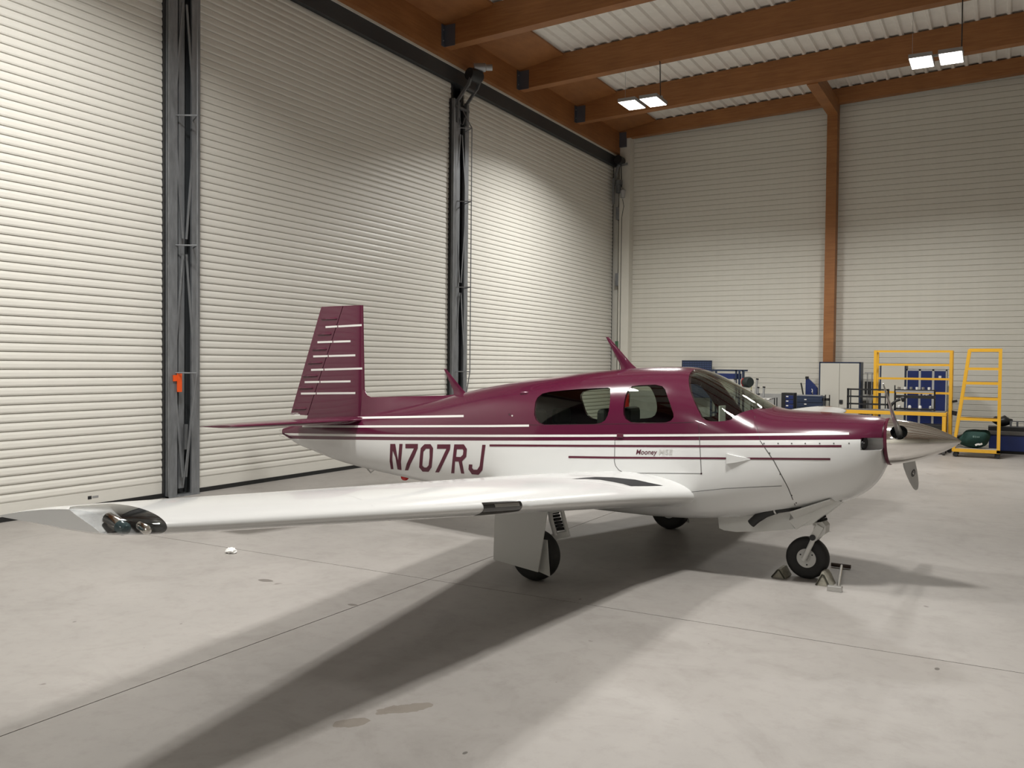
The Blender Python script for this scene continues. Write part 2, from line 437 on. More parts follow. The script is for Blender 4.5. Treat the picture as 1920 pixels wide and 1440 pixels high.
# ---- roller shutters
DOORS = [(1.35, 7.66), (8.10, 14.30), (14.78, 22.40)]
SP = 0.0981
LAB = ['roller shutter of pale slats whose edge meets the post with the orange tag',
       'tall roller shutter of pale slats standing between the two steel lattice posts',
       'pale slatted roller shutter that reaches the corner with siding wall']
for di, (y0, y1) in enumerate(DOORS):
    d = thing('door_%d' % (di+1), LAB[di], 'roller shutter', (DOOR_X, 0, 0), kind='structure')
    sm = MB().prism([(0.002, 0.0), (0.013, 0.006), (0.017, 0.022), (0.013, 0.060), (0.003, 0.092), (-0.004, 0.0965), (-0.012, 0.0965), (-0.012, 0.0)], 'y', y0, y1).mesh('slat')
    sm.materials.append(M_SLAT)
    for k in range(72):
        o = bpy.data.objects.new('slat', sm); C.objects.link(o); o.parent = d
        o.location = (0, 0, 0.205 + k*SP)
    MB().box(-0.02, 0.012, y0, y1, 0.055, 0.205).build('bottom_rail', M_SLAT, d)
    MB().box(-0.03, 0.025, y0, y1, 0.0, 0.058).build('rubber_seal', M_RUBBER, d)
    MB().box(-0.018, -0.012, y0-0.1, y1+0.1, 0.0, 7.4).build('backing', M_ANTHR, d)
    y1h = y1 + (0.30 if di == 2 else 0.24)
    MB().box(-0.2, 0.09, y0-0.24, y1h, 7.27, 7.545).build('roller_housing', M_ANTHR, d)
    MB().box(-0.2, 0.12, y0-0.24, y1h, 7.545, 7.585).build('housing_trim', M_SIDING, d)
    if di == 0:
        MB().box(0.012, 0.0135, 6.55, 6.60, 0.115, 0.155).build('maker_label', M_BLACK, d)
        MB().box(0.012, 0.0135, 6.61, 6.69, 0.122, 0.150).build('maker_label', mat('label_grey', (0.3, 0.3, 0.3, 1), 0.6), d)

# ---- steel lattice posts between the shutters
def post(y0, y1, label, tagged):
    c = thing('door_column', label, 'post', (DOOR_X, 0, 0), kind='structure')
    yc = (y0+y1)/2; T = 7.30 if tagged else 6.95
    MB().box(-0.14, -0.09, y0+0.02, y1-0.02, 0, T).build('back_plate', M_GALVD, c)
    for s, e in ((1, y0), (-1, y1)):
        g1 = MB()
        a, b = sorted((e, e+s*0.035))
        g1.box(-0.14, 0.10, a, b, 0, T)                       # outer web
        a, b = sorted((e, e+s*0.135))
        g1.box(0.09, 0.12, a, b, 0, T)                        # front flange
        g1.build('guide_rail', M_GALV, c)
        a, b = sorted((e-s*0.018, e-s*0.002))
        MB().box(-0.05, 0.06, a, b, 0, T).build('brush_strip', M_BLACK, c)
    MB().box(-0.02, 0.06, yc-0.045, yc+0.045, 0.1, T).build('centre_tube', M_GALV, c)
    bars = [1.63, 3.29, 4.97] + ([6.55] if tagged else [6.4])
    OFF = 0.36
    for z in bars:
        MB().tube([(0.10, y0+0.10, z), (OFF, yc, z), (0.10, y1-0.10, z)], 0.011, 6).build('cross_bar', M_GALV, c)
    zz = [0.15] + bars + [T-0.1]
    for k in range(len(zz)-1):
        za, zb = zz[k], zz[k+1]
        oa = 0.10 if k == 0 else OFF; ob = 0.10 if k == len(zz)-2 else OFF
        MB().tube([(oa, yc, za), (ob, yc, zb)], 0.010, 6).build('tension_rod', M_GALV, c)
        for s in (-1, 1):
            e = yc + s*((y1-y0)/2-0.09)
            if k % 2 == 0:
                MB().bar((0.115, yc+s*0.03, za+0.1), (0.115, e, zb-0.1), 0.03, 0.012).build('lattice_bar', M_GALV, c)
            else:
                MB().bar((0.115, e, za+0.1), (0.115, yc+s*0.03, zb-0.1), 0.03, 0.012).build('lattice_bar', M_GALV, c)
    MB().box(-0.12, 0.13, y0, y1, 0, 0.02).build('foot_plate', M_GALV, c)
    if tagged:
        t = MB().box(0.135, 0.145, y0+0.115, y0+0.19, 1.38, 1.63).box(0.125, 0.14, y0+0.06, y0+0.13, 1.52, 1.60).build('warning_tag', M_ORANGE, c)
        t['label'] = 'bright orange tag'
    # lock handle low on the post
    MB().box(0.12, 0.15, yc-0.02, yc+0.03, 0.62, 0.95).build('lock_bar', M_GALVD, c)
    return c
P1 = post(7.62, 8.12, 'wide grey steel lattice post carrying an orange tag', True)
P2 = post(14.26, 14.80, 'narrow dark lattice post with a drive motor on top', False)
# top bracket and drive motor of second post
top = MB()
for y in (14.36, 14.68):
    top.bar((0.12, y, 6.5), (0.14, y, 6.95), 0.05, 0.05).bar((0.14, y, 6.93), (0.34, y+0.05, 7.22), 0.05, 0.05).bar((0.34, y+0.05, 7.2), (0.40, y+0.05, 7.34), 0.05, 0.05)
top.bar((0.13, 14.3, 6.80), (0.13, 14.76, 6.80), 0.05, 0.05).bar((0.30, 14.36, 7.16), (0.30, 14.76, 7.16), 0.04, 0.04)
top.build('support_arm', M_GALVD, P2)
m_ = MB().lathe([(0.0, -0.16), (0.115, -0.16), (0.13, -0.10), (0.13, 0.12), (0.10, 0.16), (0.0, 0.16)], (0.40, 14.55, 7.42), (0.25, 1, 0), 20)
m_.build('gear_motor', M_BLACK, P2, smooth=35)
MB().lathe([(0.0, 0.0), (0.085, 0.0), (0.085, 0.22), (0.06, 0.24), (0.06, 0.36), (0.0, 0.36)], (0.38, 14.55, 7.58), (0.8, 0.6, 0.05), 16).build('motor_housing', M_ALU, P2, smooth=35)
# drive of the last shutter, on the corner column
dm = thing('shutter_motor', 'dark shutter drive with hanging cable on pale corner column', 'motor', (-9.28, 22.17, 0))
a_ = MB().bar((-0.12, 0.05, 6.85), (0.0, 0.0, 7.22), 0.05).bar((0.0, 0.0, 7.22), (0.26, 0.05, 7.26), 0.05).bar((-0.12, 0.0, 6.2), (-0.12, 0.02, 6.9), 0.06)
a_.build('support_arm', M_GALV, dm)
MB().lathe([(0, -0.14), (0.12, -0.14), (0.12, 0.12), (0, 0.12)], (0.05, 0.0, 7.36), (0, 1, 0), 18).build('roller_end', M_BLACK, dm, smooth=35)
MB().lathe([(0, -0.22), (0.07, -0.20), (0.07, 0.0), (0.11, 0.02), (0.11, 0.14), (0, 0.16)], (0.03, -0.02, 6.68), (0, 0, 1), 16).build('gear_motor', M_GALVD, dm, smooth=35)
MB().lathe([(0, -0.1), (0.06, -0.08), (0.075, 0.12), (0, 0.2)], (0.16, -0.02, 6.42), (0, 0, 1), 16).build('brake', M_ALU, dm, smooth=35)
MB().tube([(0.10, -0.02, 7.24), (0.12, -0.02, 6.62)], 0.014, 6).build('rod', M_BLACK, dm)
MB().tube([(0.16, -0.03, 6.3), (0.2, -0.04, 6.1), (0.14, -0.03, 5.8), (0.13, -0.02, 3.2), (0.13, -0.02, 1.5)], 0.008, 6).build('power_cable', M_BLACK, dm)

# ---- hanging luminaires
def lamp(x, y, label, first=[None]):
    t = thing('hanging_lamp', label, 'lamp', (x, y, LAMP_Z), group='twin-panel hangar lamps')
    for s in (-1, 1):
        h = MB().box(s*0.23-0.185, s*0.23+0.185, -0.31, 0.31, 0.0, 0.07).build('lamp_housing', M_ALU, t)
        MB().box(s*0.23-0.172, s*0.23+0.172, -0.297, 0.297, -0.004, 0.001).build('led_panel', M_LED, t)
        ld = bpy.data.lights.new('panel_light', 'AREA'); ld.shape = 'RECTANGLE'; ld.size = 0.34; ld.size_y = 0.59
        ld.energy = LAMP_WATT; ld.color = (1.0, 0.983, 0.938); ld.spread = math.radians(148)
        lo = bpy.data.objects.new('panel_light', ld); C.objects.link(lo); lo.parent = t; lo.location = (s*0.23, 0, -0.012)
    MB().box(-0.42, 0.42, -0.03, 0.03, 0.07, 0.10).build('carrier_bar', M_ALU, t)
    top_z = deck_z(x) - 0.57 - LAMP_Z
    MB().tube([(0.39, -0.03, 0.08), (0.39, -0.08, top_z), (0.36, -0.12, top_z+0.03)], 0.009, 6).build('power_cable', M_BLACK, t)
    for sx in (-0.38, 0.38):
        MB().tube([(sx, 0, 0.08), (sx, 0, top_z+0.01)], 0.003, 5).build('suspension_wire', M_ALU, t)
    return t
LL = ['bright twin-panel lamp hanging by the header beam above the siding corner',
      'bright twin-panel lamp hanging under the rafter beyond the wooden column',
      'twin-panel lamp hanging over the tagged steel post', 'twin-panel lamp hanging over the wing tip',
      'twin-panel lamp near the shutters by the front wall', 'twin-panel lamp in the middle bay by the front wall']
for (x, y), l in zip(LAMP_POS, LL): lamp(x, y, l)

# ================================================================== THE AIRCRAFT
AC_O = np.array([-3.27, 7.76, 0.0]); AC_H = math.radians(-4.0)
AX = np.array([math.cos(AC_H), math.sin(AC_H), 0]); AY = np.array([-math.sin(AC_H), math.cos(AC_H), 0]); AZ = np.array([0, 0, 1.0])
plane = thing('light_aircraft', 'maroon and white low-wing propeller aircraft parked on hangar floor', 'airplane', tuple(AC_O), AC_H)
# aircraft frame: x forward, y to port (away from the camera), z up; starboard side is y < 0

def pchip(xs, ys, q):
    xs = np.asarray(xs, float); ys = np.asarray(ys, float); h = np.diff(xs); d = np.diff(ys)/h
    m = np.zeros_like(ys); m[0] = d[0]; m[-1] = d[-1]
    for i in range(1, len(xs)-1):
        if d[i-1]*d[i] > 0:
            w1, w2 = 2*h[i]+h[i-1], h[i]+2*h[i-1]; m[i] = (w1+w2)/(w1/d[i-1]+w2/d[i])
    k = np.clip(np.searchsorted(xs, q)-1, 0, len(xs)-2); t = (q-xs[k])/h[k]
    return (2*t**3-3*t**2+1)*ys[k] + (t**3-2*t**2+t)*h[k]*m[k] + (-2*t**3+3*t**2)*ys[k+1] + (t**3-t**2)*h[k]*m[k+1]

XF, XT = 2.465, -4.585
GX = np.linspace(XT, XF, 1200)
ZT = pchip([-4.585,-4.3,-3.9,-3.5,-3.1,-2.6,-2.1,-1.85,-1.57,-1.23,-.905,-.592,-.29,0,.28,.55,.76,.91,1.01,1.16,1.31,1.45,1.545,1.66,1.77,2.03,2.28,2.40,2.465],
           [.955,1.035,1.085,1.135,1.20,1.29,1.39,1.452,1.515,1.579,1.629,1.666,1.708,1.737,1.761,1.773,1.775,1.752,1.716,1.645,1.567,1.490,1.440,1.420,1.414,1.408,1.398,1.388,1.372], GX)
ZB = pchip([-4.585,-4.45,-4.34,-4.07,-3.57,-3.16,-2.64,-2.2,-1.9,-1.4,-.6,0,.5,.9,1.4,1.8,2.07,2.2,2.32,2.41,2.465],
           [.872,.822,.775,.712,.608,.557,.512,.480,.462,.445,.43,.42,.42,.435,.50,.575,.655,.70,.775,.88,1.0], GX)
WH = pchip([-4.585,-4.4,-4.0,-3.5,-3.1,-2.6,-2.0,-1.5,-1.0,-.5,0,.5,1.0,1.5,1.9,2.2,2.38,2.465],
           [.030,.055,.105,.165,.215,.285,.37,.44,.50,.545,.565,.572,.568,.545,.495,.42,.335,.25], GX)
ZM = pchip([-4.585,-4.0,-3.0,-2.0,-1.0,0,1.0,1.6,2.1,2.465],
           [.915,.93,.93,.96,1.0,1.03,1.05,1.08,1.13,1.19], GX)
NU = pchip([-4.585,-3.0,-2.0,-1.0,0,1.0,1.5,2.0,2.465], [2.0,2.0,2.1,2.4,2.6,2.6,2.4,2.3,2.1], GX)
NL = pchip([-4.585,-3.0,-2.0,-1.0,0,1.0,1.6,2.1,2.465], [2.0,2.3,2.8,3.4,4.0,3.8,3.0,2.4,2.1], GX)
def par(x):
    return [np.interp(x, GX, A) for A in (ZT, ZB, WH, ZM, NU, NL)]
def fus_y(x, z, off=0.0):
    """half width of the body at station x and height z (0 outside)"""
    zt, zb, w, zm, nu, nl = par(np.asarray(x, float)); z = np.asarray(z, float)
    zt = zt+off; zb = zb-off; w = w+off
    up = z >= zm
    t = np.where(up, (z-zm)/(zt-zm), (zm-z)/(zm-zb)); n = np.where(up, nu, nl)
    return np.where(t < 1, w*np.power(np.clip(1-np.power(np.clip(t, 0, 1), n), 0, 1), 1/n), -1.0)
def ring(x, off, n):
    zt, zb, w, zm, nu, nl = [float(a) for a in par(x)]
    zt += off; zb -= off; w += off; out = []
    for k in range(n):
        th = 2*math.pi*k/n; c, s = math.cos(th), math.sin(th)
        e = nu if s >= 0 else nl; h = (zt-zm) if s >= 0 else (zm-zb)
        out.append((x, w*math.copysign(abs(c)**(2/e), c), zm + h*math.copysign(abs(s)**(2/e), s)))
    return out
def loft(xs, off=0.0, n=88, mi=0):
    m = MB(); v = []; f = []
    for x in xs: v += ring(x, off, n)
    for i in range(len(xs)-1):
        for k in range(n):
            k2 = (k+1) % n; f.append((i*n+k, i*n+k2, (i+1)*n+k2, (i+1)*n+k))
    f.append(tuple(range(n-1, -1, -1))); f.append(tuple((len(xs)-1)*n+k for k in range(n)))
    return m.add(v, f, mi)

# ---------------- wing surface
def wing_sta(ay):
    """LE x,z, TE x,z, thickness ratio at span station |y|"""
    ay = np.asarray(ay, float)
    xl = np.interp(ay, [0.3, 0.6, 1.25, 5.35, 5.55, 5.66], [1.11, 1.035, 0.955, 0.935, 0.925, 0.885])
    zl = 0.628 + 0.0963*ay
    xt = -0.15 - (4.95-ay)*0.2013
    zt = 0.580 + 0.0963*ay - np.interp(ay, [0.3, 1.5], [0.03, 0.0])
    th = np.interp(ay, [0.3, 1.5, 5.4, 5.66], [0.145, 0.14, 0.118, 0.110])
    return xl, zl, xt, zt, th
def foil(s, th):
    s = np.clip(s, 0, 1)
    yt = 5*th*(0.2969*np.sqrt(s)-0.126*s-0.3516*s**2+0.2843*s**3-0.1036*s**4)
    cam_ = 0.018*np.where(s < 0.4, (0.8*s-s**2)/0.16, (0.2+0.8*s-s**2)/0.36)
    return cam_+yt, cam_-yt
def wing_z(x, ay):
    xl, zl, xt, zt, th = wing_sta(ay); c = xl-xt; s = (xl-x)/c
    up, lo = foil(s, th); zc = zl+(zt-zl)*s
    ok = (s >= 0) & (s <= 1)
    return zc+up*c, zc+lo*c, ok

# ---------------- rays through photo pixels, in the aircraft frame
_O = np.array([0, 0, CAM_H]) - AC_O
RO = np.array([_O@AX, _O@AY, _O@AZ])
def rays(px):
    px = np.asarray(px, float)
    d = CFW[None] + ((px[:, 0]-960)/CAM_F)[:, None]*CR[None] - ((px[:, 1]-720)/CAM_F)[:, None]*CU[None]
    return np.stack([d@AX, d@AY, d@AZ], 1)
def hit(px, F, t0=2.0, t1=14.0, n=900):
    """first point along each pixel ray where F(x,y,z) turns negative"""
    if F is F_fin: t0, t1, n = 7.0, 12.0, 3500            # thin surface: finer march
    D = rays(px); T = np.linspace(t0, t1, n)
    P = RO[None, None]+T[None, :, None]*D[:, None, :]
    val = F(P[..., 0], P[..., 1], P[..., 2]) < 0
    k = np.argmax(val, 1); found = val.any(1)
    lo = T[np.maximum(k-1, 0)]; hi = T[k]
    for _ in range(22):
        m = (lo+hi)/2; Q = RO[None]+m[:, None]*D
        ins = F(Q[:, 0], Q[:, 1], Q[:, 2]) < 0
        hi = np.where(ins, m, hi); lo = np.where(ins, lo, m)
    Q = RO[None]+lo[:, None]*D
    return Q, found
def F_fus(x, y, z):
    inside = (x > XT) & (x < XF)
    return np.where(inside, np.abs(y)-fus_y(x, z), 1.0)
def F_wing(x, y, z):
    ay = np.abs(y); u, l, ok = wing_z(x, ay)
    return np.where(ok & (ay < 5.66) & (ay > 0.3), np.maximum(z-u, l-z), 1.0)
def fin_half(x, z):
    """half thickness of fin and rudder at (x, z)"""
    f = np.clip((z-1.10)/(2.457-1.10), 0, 1)
    le = np.interp(z, [1.10, 1.444, 2.457], [-3.205, -3.22, -3.253]); te = -4.475 + (-3.933+4.475)*f
    c = le-te; s = (le-x)/c; th = 0.085
    yt = 5*th*(0.2969*np.sqrt(np.clip(s, 0, 1))-0.126*s-0.3516*s**2+0.2843*s**3-0.1036*s**4)*c
    return np.where((s >= 0) & (s <= 1) & (z < 2.457) & (z > 1.0), np.maximum(yt, 0.004), -1.0)
def F_fin(x, y, z): return np.abs(y)-fin_half(x, z)

def subdiv_poly(poly, step):
    """polygon (pixel space) cut into a grid; returns verts, faces"""
    bm = bmesh.new()
    vv = [bm.verts.new((p[0], p[1], 0)) for p in poly]
    bm.faces.new(vv)
    bm.normal_update(); bmesh.ops.triangulate(bm, faces=bm.faces[:])
    xs = [p[0] for p in poly]; ys_ = [p[1] for p in poly]
    for ax, lo, hi in ((0, min(xs), max(xs)), (1, min(ys_), max(ys_))):
        k = lo+step
        while k < hi:
            no = (1, 0, 0) if ax == 0 else (0, 1, 0); co = (k, 0, 0) if ax == 0 else (0, k, 0)
            bmesh.ops.bisect_plane(bm, geom=bm.verts[:]+bm.edges[:]+bm.faces[:], plane_co=co, plane_no=no, dist=1e-6)
            k += step
    bm.verts.index_update(); bm.verts.ensure_lookup_table()
    v = [(a.co.x, a.co.y) for a in bm.verts]; f = [[q.index for q in a.verts] for a in bm.faces]
    bm.free()
    return v, f
def decal(name, polys, F, m, off=0.002, step=10, parent=None, side='y', loops=None):
    """flat print or paint traced in the picture, laid on the real surface F=0"""
    mb = MB()
    for poly in polys:
        v, f = subdiv_poly(poly, step) if loops is None else poly
        Q, ok = hit(v, F)
        if side == 'y': Q[:, 1] -= off
        elif side == 'z': Q[:, 2] += off
        f = [a for a in f if all(ok[i] for i in a)]
        used = sorted({i for a in f for i in a}); ix = {k: j for j, k in enumerate(used)}
        mb.add(Q[used], [[ix[i] for i in a] for a in f])
    return mb.build(name, m, parent or plane, smooth=60)
def stroke(pts, w, step=25):
    """polyline in pixels -> thin polygon of width w with round-ish ends"""
    P = []
    for (a, b) in zip(pts[:-1], pts[1:]):
        n = max(1, int(math.hypot(b[0]-a[0], b[1]-a[1])/step))
        P += [(a[0]+(b[0]-a[0])*i/n, a[1]+(b[1]-a[1])*i/n) for i in range(n)]
    P.append(pts[-1]); up = []; dn = []
    for i, p in enumerate(P):
        a = P[max(0, i-1)]; b = P[min(len(P)-1, i+1)]
        L_ = math.hypot(b[0]-a[0], b[1]-a[1]); nx, ny = -(b[1]-a[1])/L_, (b[0]-a[0])/L_
        up.append((p[0]+nx*w/2, p[1]+ny*w/2)); dn.append((p[0]-nx*w/2, p[1]-ny*w/2))
    return up + dn[::-1]

# ---------------- windows: traced outlines -> (x, z) on the body
def zoomed(l, ox, oy, s): return [(ox+a/s, oy+b/s) for a, b in l]
W_REAR = zoomed([(70,480),(85,330),(110,280),(165,235),(250,215),(420,197),(600,182),(780,172),(935,165),(956,180),(956,260),(950,350),(940,430),(925,490),(895,545),(850,575),(780,588),(500,594),(200,600),(130,580),(90,540)], 990, 700, 6.194)
W_FRONT = zoomed([(1105,430),(1115,330),(1135,250),(1165,180),(1210,150),(1290,138),(1400,133),(1480,131),(1560,150),(1595,190),(1620,270),(1650,350),(1690,470),(1690,510),(1660,550),(1600,570),(1450,574),(1290,575),(1190,570),(1130,530),(1108,480)], 990, 700, 6.194)
W_SCREEN = zoomed([(330,300),(270,345),(235,410),(222,500),(228,590),(260,740),(320,900),(380,1040),(440,1160),(490,1260)], 1270, 665, 10.667) + \
           [(1321,787.5),(1331,790),(1344,790.5),(1358,789.5),(1370.5,787),(1379,780),(1387,775),(1397,771.2),(1408,768.3),(1420,766),(1432,764.3)]
def to_xz(poly): 
    Q, ok = hit(poly, F_fus)
    return [(float(q[0]), float(q[2])) for q, o in zip(Q, ok) if o]
XZ_REAR, XZ_FRONT = to_xz(W_REAR), to_xz(W_FRONT)
_s = to_xz(W_SCREEN)
XZ_SCREEN = [(0.845, 1.95), (0.845, 1.79)] + _s + [(1.50, 1.425), (1.552, 1.432), (1.60, 1.48), (1.5, 1.95)]

# ---------------- paint of the body: maroon above, white below a line
BND = np.array([(540,821),(600,823.5),(664,825),(760,825.6),(850,825.8),(920,826),(1040,826.2),(1143,826),(1260,825.8),(1404,825.2),(1480,825),(1560,824.4),(1624,823.7)])
_q, _ok = hit(BND, F_fus); _q = _q[_ok]
BC = np.polyfit(_q[:, 0], _q[:, 2], 3)
def paint_mat():
    m = bpy.data.materials.new('two_tone_paint'); m.use_nodes = True
    N = m.node_tree.nodes; L = m.node_tree.links; b = N['Principled BSDF']
    tc = N.new('ShaderNodeTexCoord'); sx = N.new('ShaderNodeSeparateXYZ'); L.new(tc.outputs['Object'], sx.inputs[0])
    def mth(op, a, bb):
        n = N.new('ShaderNodeMath'); n.operation = op
        for i, k in ((0, a), (1, bb)):
            if isinstance(k, (int, float)): n.inputs[i].default_value = k
            else: L.new(k, n.inputs[i])
        return n.outputs[0]
    X = sx.outputs['X']; acc = float(BC[0])
    for c in BC[1:]: acc = mth('ADD', mth('MULTIPLY', X, acc), float(c))
    g = mth('GREATER_THAN', sx.outputs['Z'], acc)
    mx = N.new('ShaderNodeMixRGB'); L.new(g, mx.inputs['Fac'])
    mx.inputs['Color1'].default_value = (0.71, 0.715, 0.71, 1); mx.inputs['Color2'].default_value = (0.088, 0.008, 0.031, 1)
    L.new(mx.outputs['Color'], b.inputs['Base Color'])
    b.inputs['Roughness'].default_value = 0.22; b.inputs['Coat Weight'].default_value = 0.5; b.inputs['Coat Roughness'].default_value = 0.03
    return m
M_PAINT = paint_mat()

# ---------------- body shell
xs = sorted(set([XT, -4.55] + list(np.arange(-4.5, 2.30, 0.062)) + list(np.arange(2.30, XF, 0.022)) + [XF]))
body = loft(xs).build('body_work', [M_PAINT, M_INTERIOR])
cab = loft(list(np.arange(-1.15, 1.63, 0.06)), -0.028, mi=1)
cab = cab.build('cab_work', [M_PAINT, M_INTERIOR])
boolean(body, cab); drop(cab)
def cutter(poly, lo=-1.0, hi=1.0):
    return MB().prism(poly, 'y', lo, hi).build('cut_work', [M_PAINT, M_INTERIOR])
# solid floor inside the cabin comes from the interior parts; glass shells first
gl = loft(list(np.arange(-1.1, 1.70, 0.05)), -0.004).build('glass_work', M_GLASS)
gi = loft(list(np.arange(-1.2, 1.80, 0.05)), -0.010).build('glass_work_in', M_GLASS)
boolean(gl, gi); drop(gi)
def half(me, co, no, keep_positive):
    bm = bmesh.new(); bm.from_mesh(me)
    bmesh.ops.bisect_plane(bm, geom=bm.verts[:]+bm.edges[:]+bm.faces[:], plane_co=co, plane_no=no, clear_inner=keep_positive, clear_outer=not keep_positive)
    n = bpy.data.meshes.new('half'); bm.to_mesh(n); bm.free(); return n
panes = []
for poly, nm in ((XZ_REAR, 'side_window'), (XZ_FRONT, 'side_window'), (XZ_SCREEN, 'windscreen')):
    c = cutter(poly); boolean(body, c)
    o = bpy.data.objects.new('pane_work', gl.data.copy()); C.objects.link(o)
    boolean(o, c, 'INTERSECT'); me = o.data.copy(); drop(o); drop(c)
    me.materials.clear(); me.materials.append(M_GLASS)
    if nm == 'windscreen': link(nm, me, M_GLASS, plane, smooth=40)
    else:
        for kp in (True, False):
            hm = half(me, (0, 0, 0), (0, 1, 0), kp); link(nm, hm, M_GLASS, plane, smooth=40)
drop(gl)
# cooling inlets each side of the spinner
for s in (-1, 1):
    th = [2*math.pi*k/24 for k in range(24)]
    poly = [(s*0.285+0.145*math.copysign(abs(math.cos(t))**0.7, math.cos(t)), 1.188+0.050*math.copysign(abs(math.sin(t))**0.8, math.sin(t))) for t in th]
    c = MB().prism(poly, 'x', 2.335, 2.6, mi=0).build('cut_work', [M_PAINT, M_INTERIOR]); boolean(body, c); drop(c)
# split: cowling / cabin / tail cone
seam_no = Vector((1, 0, 0.5)).normalized(); seam_co = (1.589, 0, 1.188)
rest = half(body.data, seam_co, seam_no, False)
cowl = half(body.data, seam_co, seam_no, True)
cabm = half(rest, (-1.20, 0, 0), (1, 0, 0), True); tail = half(rest, (-1.20, 0, 0), (1, 0, 0), False)
for me, nm in ((cowl, 'cowling'), (cabm, 'cabin_shell'), (tail, 'tail_cone')):
    me.materials.clear()
    link(nm, me, [M_PAINT, M_INTERIOR], plane, smooth=32)
drop(body)
# dark inlet back walls
for s in (-1, 1):
    poly = [(s*0.243+0.10*math.cos(2*math.pi*k/24), 1.188+0.048*math.sin(2*math.pi*k/24)) for k in range(24)]
    MB().prism(poly, 'x', 2.330, 2.347).build('air_inlet', M_BLACK, plane)

# ---------------- cabin interior
def clipped(name, poly, wmax, m):
    """side-profile polygon extruded across the cabin, held inside the shell"""
    hw = [min(wmax, max(0.03, float(fus_y(a, b))-0.04)) for a, b in poly]; n = len(poly)
    v = [(a, -h, b) for (a, b), h in zip(poly, hw)] + [(a, h, b) for (a, b), h in zip(poly, hw)]
    f = [tuple(range(n)), tuple(range(2*n-1, n-1, -1))] + [(k, k+n, (k+1) % n+n, (k+1) % n) for k in range(n)]
    return MB().add(v, f).build(name, m, plane)
clipped('cabin_floor', [(-1.1, 0.60), (1.30, 0.64), (1.30, 0.70), (-1.1, 0.66)], 0.44, M_INTERIOR)
clipped('instrument_panel', [(1.20, 0.80), (1.21, 1.0), (1.215, 1.15), (1.22, 1.25), (1.14, 1.285), (1.16, 1.305), (1.28, 1.325), (1.38, 1.345), (1.44, 1.355), (1.44, 1.2), (1.44, 1.0), (1.44, 0.8)], 0.47, M_INTERIOR)
rb_ = ring(-1.10, -0.034, 40); v = [(-1.12, b, c) for a, b, c in rb_] + [(-1.09, b, c) for a, b, c in rb_]
MB().add(v, [tuple(range(40)), tuple(range(79, 39, -1))] + [(k, k+40, (k+1) % 40+40, (k+1) % 40) for k in range(40)]).build('rear_bulkhead', M_INTERIOR, plane)
def seat(x, y, back_h):
    m = MB().box(x-0.02, x+0.50, y-0.22, y+0.22, 0.80, 0.95)
    mt = Matrix.Translation((x, y, 0.90)) @ Matrix.Rotation(math.radians(-14), 4, 'Y')
    m.box(-0.06, 0.06, -0.21, 0.21, 0.0, back_h, mtx=mt)
    m.box(x+0.02, x+0.42, y-0.18, y+0.18, 0.64, 0.80)
    s = m.build('seat', M_SEAT, plane, bevel=0.025)
    hm = Matrix.Translation((x-0.235*back_h*1.05-0.02, y, 0.90+back_h*0.97))
    h = MB().box(-0.045, 0.045, -0.14, 0.14, 0.0, 0.17, mtx=hm).build('headrest', M_SEAT, s, bevel=0.04)
for x, y in ((0.17, -0.26), (0.17, 0.26)): seat(x, y, 0.32)
for x, y in ((-0.62, -0.24), (-0.62, 0.24)): seat(x, y, 0.28)
MB().box(1.215, 1.225, -0.44, -0.30, 1.315, 1.45).build('paper_sheet', M_PAPER, plane)
for s in (-0.26, 0.26):
    y_ = MB().tube([(1.2, s, 1.17), (1.08, s, 1.17)], 0.015, 8)
    y_.tube([(1.08, s-0.14, 1.26), (1.07, s-0.13, 1.15), (1.07, s, 1.12), (1.07, s+0.13, 1.15), (1.08, s+0.14, 1.26)], 0.014, 8)
    y_.build('control_yoke', M_BLACK, plane, smooth=40)

